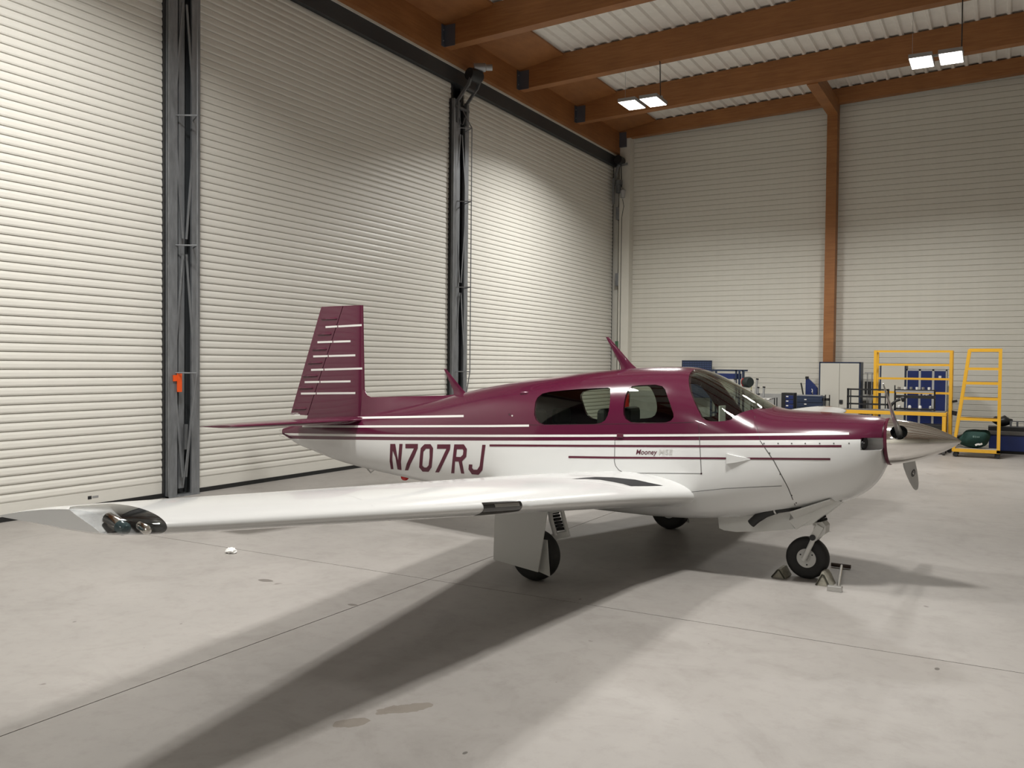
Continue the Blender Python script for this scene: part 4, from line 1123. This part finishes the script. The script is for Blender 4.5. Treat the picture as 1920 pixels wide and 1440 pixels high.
# belly doors round the nose leg
for s in (-1, 1):
    a, b = sorted((s*0.155, s*0.165))
    MB().prism([(1.115, 0.52), (1.135, 0.366), (1.18, 0.352), (1.29, 0.350), (1.52, 0.381), (1.79, 0.433), (1.74, 0.50), (1.78, 0.66), (1.30, 0.60)], 'y', a, b).build('nose_gear_door', M_GEARGREY, ng)
    v = [(1.752, s*0.205, 0.50), (1.812, s*0.205, 0.437), (2.165, s*0.13, 0.70), (2.11, s*0.14, 0.735)]
    v2 = [(x_, y_+s*0.010, z_+0.004) for x_, y_, z_ in v]
    MB().add(v+v2, [(0,1,2,3), (7,6,5,4), (0,4,5,1), (1,5,6,2), (2,6,7,3), (3,7,4,0)]).build('nose_gear_door', M_GEARGREY, ng)
MB().prism([(1.80, 0.445), (1.93, 0.49), (2.16, 0.70), (2.10, 0.72), (1.85, 0.52)], 'y', -0.19, 0.19).build('front_gear_door', M_GEARGREY, ng)
# exhaust and cowl flap
MB().tube([(1.86, -0.26, 0.64), (1.80, -0.285, 0.632), (1.68, -0.30, 0.605), (1.58, -0.30, 0.562), (1.51, -0.30, 0.51), (1.462, -0.30, 0.462)], [0.028, 0.03, 0.034, 0.037, 0.037, 0.036], 18).build('exhaust_pipe', mat('sooty_steel', (0.028, 0.028, 0.028, 1), 0.6, metal=0.3), plane, smooth=60)
MB().lathe([(0.037, 0.0), (0.040, 0.004), (0.040, 0.012), (0.037, 0.016)], (1.655, -0.30, 0.595), (1, 0, 0.32), 18).build('exhaust_clamp', M_STEEL, plane, smooth=40)
v = [(1.80, -0.36, 0.605), (1.79, -0.19, 0.53), (2.13, -0.16, 0.70), (2.10, -0.30, 0.73)]
v2 = [(x_, y_, z_-0.012) for x_, y_, z_ in v]
MB().add(v+v2, [(0,1,2,3), (7,6,5,4), (0,4,5,1), (1,5,6,2), (2,6,7,3), (3,7,4,0)]).build('cowl_flap', M_GEARGREY, plane)

# ================================================================== THINGS ON THE FLOOR NEAR THE AIRCRAFT
def ac2w(x, y, z=0.0): return tuple(AC_O + x*AX + y*AY + z*AZ)
def chock(x, y, s, label, hgt, ln):
    t = thing('wheel_chock', label, 'chock', ac2w(x, y), AC_H, group='canvas chocks at the nose wheel')
    pr = [(-0.5, 0.0), (-0.42, 0.16), (-0.18, 0.72), (0.0, 0.98), (0.16, 0.95), (0.38, 0.35), (0.5, 0.08), (0.48, 0.0)]
    pr = [(a*ln*s, b*hgt) for a, b in pr]
    m = MB(); v = []; f = []; n = len(pr); st = (-0.10, -0.092, -0.05, 0.05, 0.092, 0.10); sc = (0.55, 0.9, 1.0, 1.0, 0.9, 0.55)
    for yy, k in zip(st, sc): v += [(a*k, yy, b*k) for a, b in pr]
    for i in range(len(st)-1):
        for k in range(n): f.append((i*n+k, i*n+(k+1) % n, (i+1)*n+(k+1) % n, (i+1)*n+k))
    f += [tuple(range(n))[::-1], tuple(len(v)-n+k for k in range(n))]
    m.add(v, f).build('canvas_bag', M_CHOCK, t, smooth=50)
    MB().tube([(-0.42*ln*s, -0.104, 0.004), (-0.05*ln*s, -0.10, hgt*0.80), (0.05*ln*s, -0.10, hgt*0.82), (0.42*ln*s, -0.104, 0.004)], 0.006, 6).build('edge_binding', mat('dark_binding', (0.05, 0.048, 0.035, 1), 0.9), t)
chock(1.655, -0.06, 1, 'small dirty canvas wedge behind the nose wheel', 0.085, 0.13)
chock(2.035, -0.12, -1, 'larger dirty canvas wedge in front of nose wheel', 0.115, 0.13)
tb = thing('tow_bar', 'steel tow bar lying on floor by the nose wheel', 'tow bar', (0, 0, 0))
MB().tube([(-1.12, 7.29, 0.022), (-1.225, 8.16, 0.022)], 0.014, 10).build('shaft', M_STEEL, tb, smooth=50)
MB().tube([(-1.315, 8.165, 0.022), (-1.15, 8.155, 0.022)], 0.018, 10).build('handle', mat('rust_brown', (0.07, 0.045, 0.035, 1), 0.6), tb, smooth=50)
MB().box(-1.20, -1.085, 7.262, 7.302, 0.0, 0.045).build('foot', M_STEEL, tb, bevel=0.006)
# crumpled paper
bm = bmesh.new(); bmesh.ops.create_icosphere(bm, subdivisions=3, radius=0.05)
for v_ in bm.verts: v_.co = Vector((v_.co.x*rnd.uniform(0.8, 1.35), v_.co.y*rnd.uniform(0.7, 1.1), max(-0.02, v_.co.z*rnd.uniform(0.3, 0.75))+0.02))
pm_ = bpy.data.meshes.new('paper_scrap'); bm.to_mesh(pm_); bm.free()
o = link('paper_scrap', pm_, M_PAPER); o.location = (-6.24, 5.75, 0.0); tag(o, 'crumpled white paper scrap lying on the concrete', 'paper')

# ================================================================== WORKSHOP GEAR ALONG THE BACK WALL
def cabinet(x0, x1, y0, y1, z1, label, doors, handle):
    t = thing('metal_cabinet', label, 'cabinet', (0, 0, 0))
    b = MB(); fr = 0.028
    b.box(x0, x1, y0+0.02, y1, 0.06, z1-0.0)
    b.box(x0, x0+fr, y0, y0+0.02, 0.06, z1).box(x1-fr, x1, y0, y0+0.02, 0.06, z1).box(x0, x1, y0, y0+0.02, z1-fr, z1).box(x0, x1, y0, y0+0.02, 0.06, 0.06+fr)
    b.box(x0+0.02, x1-0.02, y0+0.03, y1-0.02, 0.0, 0.06)
    b.build('body', M_NAVY, t)
    n = doors; wv = (x1-x0-2*fr)/n
    for k in range(n):
        d = MB().box(x0+fr+k*wv+0.003, x0+fr+(k+1)*wv-0.003, y0-0.008, y0+0.02, 0.06+fr+0.004, z1-fr-0.004).build('cabinet_door', M_CABGREY, t, bevel=0.004)
        if k == n-1 and handle:
            MB().box(x0+fr+k*wv+0.01, x0+fr+k*wv+0.085, y0-0.03, y0-0.006, 0.93, 1.02).build('handle', M_BLACK, d, bevel=0.004)
    return t
cabinet(-3.86, -2.93, 21.75, 22.20, 1.915, 'grey two-door steel cabinet with navy frame against wooden column', 2, True)
cabinet(-2.51, -1.955, 21.75, 22.20, 1.88, 'narrow grey single-door cabinet with navy frame beside blue lockers', 1, False)
# lockers
lk = thing('locker_block', 'block of three dark blue lockers in a grey frame', 'lockers')
X0, X1, Y0, Y1, Z1 = -1.945, -1.12, 21.75, 22.25, 1.76
b = MB().box(X0, X1, Y0+0.02, Y1, 0.0, Z1)
wv = (X1-X0)/3
for k in range(4):
    xk = X0+k*wv; b.box(max(X0, xk-0.022), min(X1, xk+0.022), Y0, Y0+0.02, 0.0, Z1)
b.box(X0, X1, Y0, Y0+0.02, Z1-0.03, Z1).box(X0, X1, Y0, Y0+0.02, 0.0, 0.1)
b.build('body', M_LOCKERFRAME, lk)
for k in range(3):
    d = MB().box(X0+k*wv+0.025, X0+(k+1)*wv-0.025, Y0-0.006, Y0+0.02, 0.105, Z1-0.034).build('locker_door', M_BLUE, lk, bevel=0.004)
    for j in range(4): MB().box(X0+k*wv+0.09, X0+(k+1)*wv-0.09, Y0-0.009, Y0-0.005, 1.32+0.045*j, 1.325+0.045*j).build('vent_slot', M_NAVY, d)
    if k == 2: MB().box(X0+k*wv+0.11, X0+k*wv+0.165, Y0-0.010, Y0-0.005, 1.57, 1.62).build('name_card', M_PRINT, d)
    if k == 1:
        pr = MB()
        for j in range(6):
            pr.box(X0+k*wv+0.065+0.022*j, X0+k*wv+0.065+0.022*j+0.014, Y0-0.009, Y0-0.005, 1.17+0.006*(j % 3), 1.215+0.006*((j+1) % 3))
        pr.box(X0+k*wv+0.07, X0+k*wv+0.19, Y0-0.009, Y0-0.005, 1.145, 1.158)
        pr.build('sticker', M_PRINT, d)
# perforated tool panel
tp = thing('tool_board', 'blue perforated tool panel standing by siding wall', 'tool panel')
MB().box(-7.47, -6.66, 22.38, 22.41, 0.95, 1.935).build('perforated_sheet', M_NAVY, tp)
hol = MB()
for i in range(17):
    for j in range(19):
        x_, z_ = -7.43+i*0.0457, 0.99+j*0.0485
        hol.box(x_, x_+0.018, 22.376, 22.381, z_, z_+0.018)
hol.build('peg_hole', mat('peg_dots', (0.10, 0.15, 0.36, 1), 0.6), tp)['kind'] = 'stuff'
for x_ in (-7.45, -6.70):
    MB().box(x_, x_+0.03, 22.41, 22.45, 0, 1.93).box(x_-0.02, x_+0.05, 22.25, 22.55, 0, 0.03).build('stand_post', M_NAVY, tp)
# navy rack
rk = thing('tool_rack', 'navy steel shelf rack with blue back panel beside hose reel', 'rack')
for x_ in (-6.40, -5.70):
    for y_ in (21.50, 21.90):
        MB().box(x_-0.022, x_+0.022, y_-0.022, y_+0.022, 0, 1.705).build('post', M_NAVY, rk)
MB().box(-6.42, -5.60, 21.48, 21.52, 1.665, 1.705).box(-5.63, -5.59, 21.48, 21.52, 1.15, 1.70).box(-6.42, -5.60, 21.88, 21.92, 1.665, 1.705).box(-5.80, -5.76, 21.48, 21.52, 1.0, 1.70).build('top_rail', M_NAVY, rk)
MB().box(-6.40, -5.66, 21.53, 21.55, 1.47, 1.61).build('back_panel', M_BLUE, rk)
for z_ in (1.0, 0.6, 0.2): MB().box(-6.42, -5.68, 21.48, 21.92, z_, z_+0.03).build('shelf', M_NAVY, rk)
# hose reel
hr = thing('hose_reel', 'round hose reel with red hub hung on navy rack', 'hose reel', (-5.50, 21.40, 1.405))
MB().lathe([(0.0, -0.02), (0.125, -0.02), (0.13, 0.0), (0.135, 0.10), (0.11, 0.15), (0.0, 0.15)], (0.0, 0.0, 0.0), (0.8, -0.6, 0), 24).build('drum', mat('reel_black', (0.03, 0.04, 0.04, 1), 0.4), hr, smooth=40)
MB().lathe([(0.0, 0.0), (0.085, -0.004), (0.10, 0.01), (0.07, 0.035), (0.0, 0.04)], (-0.06, -0.045, 0.0), (-0.8, -0.6, 0), 20).build('hub_cap', M_RED, hr, smooth=40)
MB().box(-0.12, 0.0, 0.0, 0.06, -0.03, 0.03).build('bracket', M_BLACK, hr)
MB().tube([(0.10, -0.05, 0.06), (0.14, -0.05, -0.08), (0.13, -0.05, -0.22)], 0.008, 6).build('hose', mat('hose_yellow', (0.35, 0.33, 0.05, 1), 0.5), hr)
MB().lathe([(0, -0.06), (0.022, -0.05), (0.026, 0.04), (0.01, 0.06), (0, 0.06)], (0.13, -0.05, -0.26), (0, 0, 1), 10).build('nozzle', M_BLACK, hr, smooth=40)
# stand of grey tubes
sg = thing('jack_stand', 'stand of leaning grey metal tubes in front of plinth', 'stand', (0, 0, 0))
for a_, b_ in (((-5.30, 21.03, 0.0), (-5.145, 21.03, 1.475)), ((-5.155, 21.05, 0.0), (-5.13, 21.05, 1.275)), ((-5.05, 21.03, 0.0), (-4.985, 21.03, 1.285)), ((-5.70, 21.1, 0.0), (-5.70, 21.1, 1.46))):
    tu = MB().tube([a_, b_], 0.026, 10).build('tube', M_ALU, sg, smooth=50)
    MB().tube([b_, (b_[0]+0.003, b_[1], b_[2]+0.03)], 0.032, 10).build('end_cap', M_BLACK, tu, smooth=50)
MB().bar((-5.36, 21.04, 1.10), (-5.08, 21.04, 1.13), 0.03, 0.035).box(-5.75, -4.95, 21.0, 21.15, 0.0, 0.05).build('cross_bar', M_BLACK, sg)
# padded trestle
ts = thing('padded_trestle', 'thin black trestle with white padding beside tool chest', 'trestle')
for y_ in (20.7, 20.95):
    MB().tube([(-5.20, y_, 0), (-5.20, y_, 1.02), (-5.0, y_, 1.0), (-4.85, y_, 1.0), (-4.66, y_, 1.06), (-4.655, y_, 0.0)], 0.013, 8).build('frame', M_BLACK, ts, smooth=50)
for k in range(4): MB().box(-5.2+0.12*k, -5.13+0.12*k, 20.68, 20.97, 1.005, 1.045).build('pad', M_PRINT, ts, bevel=0.006)
MB().box(-5.2, -4.66, 20.70, 20.73, 0.82, 0.85).build('rail', M_BLACK, ts)
# tool chests
def chest(x0, x1, z1, label, rows, side_black):
    t = thing('tool_chest', label, 'tool chest')
    MB().box(x0, x1, 21.42, 21.72, 0.10, z1).build('body', M_BLACK if side_black else M_NAVY, t, bevel=0.006)
    for k in range(rows):
        z_ = z1-0.05-0.11*(k+1)
        d = MB().box(x0+0.10 if side_black else x0+0.02, x1-0.02, 21.405, 21.42, z_+0.008, z_+0.10).build('drawer', M_BLUE if side_black else M_NAVY, t, bevel=0.003)
        xm = x0+0.12 if side_black else x0+0.18
        MB().box(xm, xm+0.05, 21.385, 21.406, z_+0.06, z_+0.085).build('drawer_pull', M_PRINT, d)
    for x_ in (x0+0.06, x1-0.06):
        for y_ in (21.5, 21.65): MB().lathe([(0, -0.02), (0.045, -0.018), (0.05, 0), (0.045, 0.018), (0, 0.02)], (x_, y_, 0.05), (1, 0, 0), 14).build('caster', M_BLACK, t, smooth=50)
    return t
chest(-4.66, -4.36, 1.165, 'tall black tool chest with narrow blue drawers', 6, True)
t2 = chest(-4.30, -3.70, 1.105, 'wide low navy tool chest in front of grey cabinet', 5, False)
MB().box(-4.25, -3.75, 21.45, 21.70, 1.105, 1.125).build('top_tray', M_ALU, t2)
for x_ in (-3.66, -3.57): MB().box(x_, x_+0.02, 21.42, 21.46, 0, 1.14).build('side_rail', M_BLACK, t2)
MB().box(-3.72, -3.55, 21.42, 21.46, 1.0, 1.06).box(-3.72, -3.55, 21.42, 21.46, 0.3, 0.34).build('push_handle', M_BLACK, t2)
# blue lifting jack
bj = thing('lifting_jack', 'tall blue lifting jack leaning behind the navy tool chest', 'jack', (0, 0, 0))
MB().prism([(-4.205, 0.0), (-4.20, 1.52), (-4.14, 1.52), (-3.98, 1.36), (-4.05, 1.2), (-4.06, 0.0)], 'y', 21.92, 21.99).build('mast', M_BLUE, bj, bevel=0.006)
MB().prism([(-4.03, 1.33), (-3.99, 1.37), (-3.915, 1.28), (-3.905, 0.0), (-3.97, 0.0)], 'y', 21.90, 21.97).build('strut', M_BLUE, bj, bevel=0.006)
MB().box(-4.205, -4.14, 21.90, 22.0, 1.50, 1.56).build('head', M_BLACK, bj)
MB().box(-4.06, -3.96, 21.94, 21.98, 0.0, 1.14).build('cylinder', M_BLACK, bj)
lv_ = [(-4.07+0.045*math.cos(a)*r, 1.22+0.05*math.sin(a)*r) for r, rng in ((1.0, np.linspace(-1.2, 1.2, 8)), (0.6, np.linspace(1.2, -1.2, 8))) for a in rng]
MB().prism(lv_, 'y', 21.912, 21.921).build('curved_label', M_PRINT, bj)
MB().bar((-4.31, 21.94, 1.40), (-4.18, 21.94, 0.75), 0.03, 0.03).bar((-4.18, 21.94, 0.75), (-4.1, 21.94, 0.75), 0.03).build('lever', M_BLACK, bj)
MB().box(-4.3, -3.88, 21.88, 22.02, 0.0, 0.05).build('base', M_BLUE, bj)

# yellow work bench
yb_ = thing('work_bench', 'long yellow steel work bench carrying black tool racks', 'bench')
MB().box(-3.16, -1.02, 19.90, 20.46, 0.80, 0.875).build('top_frame', M_YELLOW, yb_, bevel=0.004)
MB().box(-3.14, -1.04, 19.92, 20.44, 0.875, 0.89).build('top_sheet', mat('bench_sheet', (0.16, 0.16, 0.16, 1), 0.5), yb_)
for x_ in (-3.12, -1.06):
    for y_ in (19.93, 20.43):
        lg_ = MB().box(x_-0.035, x_+0.035, y_-0.03, y_+0.03, 0.12, 0.81).build('leg', M_YELLOW, yb_)
        MB().lathe([(0, -0.025), (0.055, -0.022), (0.06, 0), (0.055, 0.022), (0, 0.025)], (x_, y_, 0.06), (1, 0.2, 0), 16).box(x_-0.03, x_+0.03, y_-0.02, y_+0.02, 0.07, 0.125).build('caster', mat('caster_grey', (0.10, 0.10, 0.10, 1), 0.5), lg_, smooth=40)
MB().box(-3.12, -1.06, 20.10, 20.26, 0.16, 0.20).build('lower_shelf', mat('shelf_dark', (0.05, 0.05, 0.055, 1), 0.6), yb_)
for i, (xa, xb) in enumerate(((-2.6, -2.05), (-2.02, -1.55), (-1.52, -1.10))):
    bx_ = MB().box(xa, xb, 19.99, 20.40, 0.20, 0.62).box(xa+0.1, xb-0.1, 19.975, 19.99, 0.50, 0.53).build('storage_crate', M_BLACK, None, bevel=0.01)
    tag(bx_, ['long black crate on bench shelf', 'middle black crate on the bench shelf', 'short black crate on shelf by the bench leg'][i], 'crate', 'crates under the yellow bench')
# black rack on the bench, empty shelves
ra = thing('bench_rack', 'empty black tube rack standing on yellow bench', 'rack')
for x_ in (-2.965, -2.90, -2.20, -2.155):
    MB().box(x_-0.011, x_+0.011, 20.09, 20.112, 0.889, 1.335).build('post', M_BLACK, ra)
for z_ in (1.30, 1.145, 0.985):
    MB().box(-2.975, -2.145, 20.085, 20.10, z_, z_+0.03).box(-2.975, -2.145, 20.26, 20.275, z_, z_+0.03).box(-2.975, -2.95, 20.085, 20.275, z_, z_+0.03).box(-2.17, -2.145, 20.085, 20.275, z_, z_+0.03).build('shelf_frame', M_BLACK, ra)
for x_ in (-2.965, -2.155): MB().box(x_-0.011, x_+0.011, 20.255, 20.277, 0.889, 1.335).build('post', M_BLACK, ra)
rb = thing('bench_rack', 'black tool rack holding grey sockets on yellow bench', 'rack')
for x_, y_, z_ in ((-2.03, 20.09, 1.42), (-1.27, 20.09, 1.34), (-2.03, 20.25, 1.34), (-1.27, 20.25, 1.34)):
    MB().box(x_, x_+0.022, y_, y_+0.022, 0.889, z_).build('frame_post', M_BLACK, rb)
for z_, h_ in ((1.315, 0.02), (1.15, 0.06), (0.91, 0.03)):
    MB().box(-2.03, -1.248, 20.085, 20.275, z_, z_+h_).build('tray', M_BLACK, rb)
MB().box(-2.0, -1.27, 20.075, 20.09, 1.27, 1.315).build('label_strip', mat('tray_grey', (0.30, 0.30, 0.31, 1), 0.5), rb)
for k in range(6):
    so = MB().lathe([(0, 0), (0.026, 0), (0.03, 0.05), (0.0, 0.055)], (-1.94+0.115*k, 20.14, 0.0), (0, 0, 1), 12)
    o = so.build('socket', M_STEEL if k % 2 == 0 else M_PRINT, None, smooth=40); o.location = (0, 0, 1.335)
    tag(o, 'small metal socket in a row on black tool rack', 'socket', 'sockets on the tool rack')
for k in range(4):
    o = MB().lathe([(0, 0), (0.03, 0), (0.032, 0.04), (0.02, 0.06), (0, 0.06)], (-1.93+0.2*k, 20.14, 0.94), (0, 0, 1), 12).build('tool_cup', M_PRINT if k < 3 else M_ALU, None, smooth=40)
    tag(o, 'small pale cup on lowest tray of black tool rack', 'cup', 'cups on the tool rack')
gr = thing('angle_grinder', 'black hand grinder with thin arm lying between bench racks', 'power tool', (-2.1, 20.0, 0.889))
MB().tube([(-0.02, 0.0, 0.03), (0.05, -0.02, 0.14), (0.12, -0.02, 0.2), (0.2, -0.01, 0.24)], [0.035, 0.03, 0.025, 0.035], 10).build('body', M_BLACK, gr, smooth=50)
MB().lathe([(0, -0.04), (0.06, -0.03), (0.07, 0.0), (0.05, 0.04), (0, 0.05)], (0.25, -0.02, 0.25), (1, 0, 0.3), 14).build('head', M_BLACK, gr, smooth=50)
MB().box(-0.10, 0.08, -0.05, 0.05, 0.0, 0.03).build('base_plate', M_ALU, gr)
# stand with dark box between cabinet and yellow frame
es = thing('equipment_stand', 'dark instrument box on thin steel stand between the cabinets', 'stand')
MB().box(-2.86, -2.62, 21.95, 22.2, 1.16, 1.46).build('box', M_BLACK, es, bevel=0.008)
for x_ in (-2.80, -2.70): MB().tube([(x_, 21.93, 0.0), (x_, 21.93, 1.66)], 0.012, 8).build('pole', M_ALU, es)
MB().box(-2.86, -2.62, 21.915, 21.935, 1.655, 1.68).box(-2.86, -2.62, 21.93, 22.2, 0, 0.03).box(-2.78, -2.72, 22.0, 22.06, 0.03, 1.16).build('head_bar', M_ALU, es)

# tall yellow rolling frame
yf = thing('rolling_frame', 'tall yellow rolling frame with open horizontal bars behind bench', 'frame')
for y_ in (20.62, 20.98):
    for x_ in (-2.475, -0.985):
        p_ = MB().box(x_-0.03, x_+0.03, y_-0.03, y_+0.03, 0.11, 2.17).build('post', M_YELLOW, yf)
        MB().lathe([(0, -0.022), (0.05, -0.02), (0.055, 0), (0.05, 0.02), (0, 0.022)], (x_, y_, 0.055), (0.2, 1, 0), 16).box(x_-0.025, x_+0.025, y_-0.03, y_+0.03, 0.06, 0.115).build('caster', M_BLACK, p_, smooth=40)
for z_ in (2.125, 1.835, 1.535, 1.235, 0.12):
    MB().box(-2.475, -0.985, 20.60, 20.64, z_, z_+0.045).build('cross_bar', M_YELLOW, yf)
for z_ in (2.125, 0.12):
    for x_ in (-2.475, -0.985): MB().box(x_-0.02, x_+0.02, 20.62, 20.98, z_, z_+0.045).build('side_bar', M_YELLOW, yf)
cl_ = MB().bar((-0.95, 20.75, 1.08), (-0.86, 20.75, 1.10), 0.06, 0.05).bar((-1.0, 20.75, 0.86), (-0.98, 20.75, 1.10), 0.05, 0.06).bar((-0.97, 20.75, 0.85), (-0.86, 20.75, 0.83), 0.06, 0.09)
cl_.build('clamp', M_BLACK, yf)

# yellow step trolley
yl = thing('step_trolley', 'yellow wheeled step trolley with slanted rail and grey treads', 'step trolley')
def slx(z): return -0.875+(z-0.12)*(0.255/2.05)
for y_ in (19.76, 20.14):
    MB().bar((slx(0.12), y_, 0.12), (slx(2.17), y_, 2.17), 0.055, 0.055).build('slanted_rail', M_YELLOW, yl)
    MB().box(-0.105, -0.045, y_-0.03, y_+0.03, 0.11, 2.19).build('upright', M_YELLOW, yl)
for y_ in (19.76, 20.14): MB().box(slx(2.15), -0.05, y_-0.025, y_+0.025, 2.13, 2.19).build('top_bar', M_YELLOW, yl)
for z_, pl in ((1.79, 0), (1.50, 1), (1.19, 1), (0.775, 1)):
    s_ = MB().box(slx(z_), -0.06, 19.735, 19.775, z_-0.03, z_+0.02).build('step_bar', M_YELLOW, yl)
    MB().box(slx(z_), -0.06, 20.12, 20.16, z_-0.03, z_+0.02).build('step_bar', M_YELLOW, yl)
    if pl: MB().box(slx(z_)+0.03, -0.11, 19.775, 20.12, z_-0.02, z_+0.005).build('tread', mat('tread_plate', (0.27, 0.22, 0.17, 1), 0.7, noise=0.5, nscale=6), s_)
MB().box(-0.89, -0.045, 19.73, 20.17, 0.105, 0.17).build('base_frame', M_YELLOW, yl)
MB().box(-0.86, -0.08, 19.76, 20.14, 0.17, 0.18).build('base_plate', mat('base_sheet', (0.34, 0.33, 0.31, 1), 0.6), yl)
for x_ in (-0.83, -0.09):
    for y_ in (19.77, 20.13):
        MB().lathe([(0, -0.02), (0.048, -0.018), (0.053, 0), (0.048, 0.018), (0, 0.02)], (x_, y_, 0.053), (0.3, 1, 0), 16).box(x_-0.025, x_+0.025, y_-0.025, y_+0.025, 0.07, 0.11).build('caster', M_BLACK, yl, smooth=40)
# green bag
gb = thing('duffel_bag', 'dark green fabric bag lying on the yellow step trolley', 'bag', (-0.50, 19.95, 0.18))
bm = bmesh.new(); bmesh.ops.create_uvsphere(bm, u_segments=28, v_segments=16, radius=1.0)
for v_ in bm.verts:
    x_, y_, z_ = v_.co; k = 1+0.06*math.sin(5*x_+1)*math.cos(4*z_)+0.04*math.sin(9*y_+3*x_)
    zz = (z_*0.5+0.5)
    v_.co = Vector((math.copysign(abs(x_)**0.75, x_)*0.28*k-0.03*zz*0+0.02*math.sin(3*z_), math.copysign(abs(y_)**0.8, y_)*0.17*k, zz**0.85*0.38*(1-0.22*max(0, -x_))*k))
    if v_.co.z < 0: v_.co.z = 0
gm = bpy.data.meshes.new('bag'); bm.to_mesh(gm); bm.free(); link('bag_body', gm, M_GREEN, gb, smooth=80)
pr = MB()
for k, (x_, z_, w_, h_) in enumerate(((-0.03, 0.225, 0.03, 0.035), (0.01, 0.222, 0.018, 0.035), (0.04, 0.222, 0.02, 0.03), (0.07, 0.222, 0.02, 0.03))):
    pr.box(x_, x_+w_, -0.176, -0.163, z_, z_+h_)
pr.build('bag_print', mat('grey_print', (0.14, 0.22, 0.20, 1), 0.7), gb)
pr = MB().bar((0.02, -0.172, 0.07), (0.06, -0.178, 0.095), 0.02, 0.035).bar((0.06, -0.178, 0.095), (0.11, -0.178, 0.09), 0.02, 0.035).bar((0.11, -0.178, 0.09), (0.14, -0.17, 0.11), 0.02, 0.03)
pr.build('bag_label', M_PRINT, gb)
MB().tube([(-0.30, 0.0, 0.05), (-0.335, -0.02, 0.13), (-0.30, 0.0, 0.22), (-0.2, 0.0, 0.25)], 0.03, 8).build('bag_strap', M_BLACK, gb, smooth=50)
# blue machine at the wall
bmn = thing('machine_base', 'low blue machine base with black top by siding wall', 'machine')
MB().box(-0.26, 0.95, 21.05, 21.75, 0.06, 0.40).build('body', M_BLUE, bmn, bevel=0.008)
MB().box(-0.22, 0.92, 21.1, 21.7, 0.0, 0.06).build('foot', M_BLACK, bmn)
MB().box(-0.28, 0.97, 21.03, 21.77, 0.40, 0.47).build('top_plate', mat('machine_top', (0.09, 0.085, 0.08, 1), 0.5), bmn)
MB().box(-0.28, 0.97, 21.25, 21.77, 0.47, 0.55).build('back_rail', M_BLACK, bmn)
bgm = bmesh.new(); bmesh.ops.create_uvsphere(bgm, u_segments=20, v_segments=12, radius=1.0)
for v_ in bgm.verts: v_.co = Vector((v_.co.x*0.20, v_.co.y*0.15, max(0, v_.co.z*0.5+0.5)**0.8*0.22*(1+0.1*math.sin(7*v_.co.x))))
gm = bpy.data.meshes.new('sack'); bgm.to_mesh(gm); bgm.free(); o = link('work_bag', gm, M_BLACK, None, smooth=80); o.location = (-0.02, 21.5, 0.551)
tag(o, 'black soft bag slumped on the blue machine base', 'bag')
wr = thing('wire_tray', 'grey metal tray frame standing on the blue machine base', 'tray', (0.32, 21.35, 0.545))
for x_ in (-0.18, -0.06, 0.08, 0.19): MB().box(x_-0.02, x_+0.02, -0.01, 0.01, 0.0, 0.14).build('upright', M_GALVD, wr)
for z_ in (0.0, 0.12): MB().box(-0.2, 0.21, -0.012, 0.012, z_, z_+0.02).build('rail', M_GALVD, wr)
# fire extinguisher and call point near the corner
fe = thing('fire_extinguisher', 'red fire extinguisher hanging on the wall by corner column', 'extinguisher', (-8.98, 22.24, 0.62))
MB().lathe([(0, 0), (0.075, 0), (0.082, 0.02), (0.082, 0.36), (0.05, 0.43), (0.02, 0.45), (0, 0.45)], (0, 0, 0), (0, 0, 1), 20).build('cylinder', M_RED, fe, smooth=40)
MB().tube([(0, 0, 0.45), (0, 0, 0.5)], 0.02, 8).bar((-0.06, 0, 0.52), (0.06, 0, 0.50), 0.02).bar((-0.06, 0, 0.49), (0.03, 0, 0.49), 0.02).build('valve', M_BLACK, fe)
MB().tube([(0.02, -0.02, 0.48), (0.11, -0.03, 0.40), (0.10, -0.03, 0.15)], 0.012, 8).build('hose', M_BLACK, fe, smooth=50)
MB().box(-0.03, 0.03, 0.07, 0.12, 0.2, 0.34).build('wall_bracket', M_BLACK, fe)
fc = MB().box(-9.13, -9.05, 22.29, 22.335, 1.69, 1.80).box(-9.115, -9.065, 22.284, 22.292, 1.71, 1.77).build('call_point', M_RED, None, bevel=0.004)
tag(fc, 'small red box on the front of pale corner column', 'call point')
bpy.context.view_layer.update()
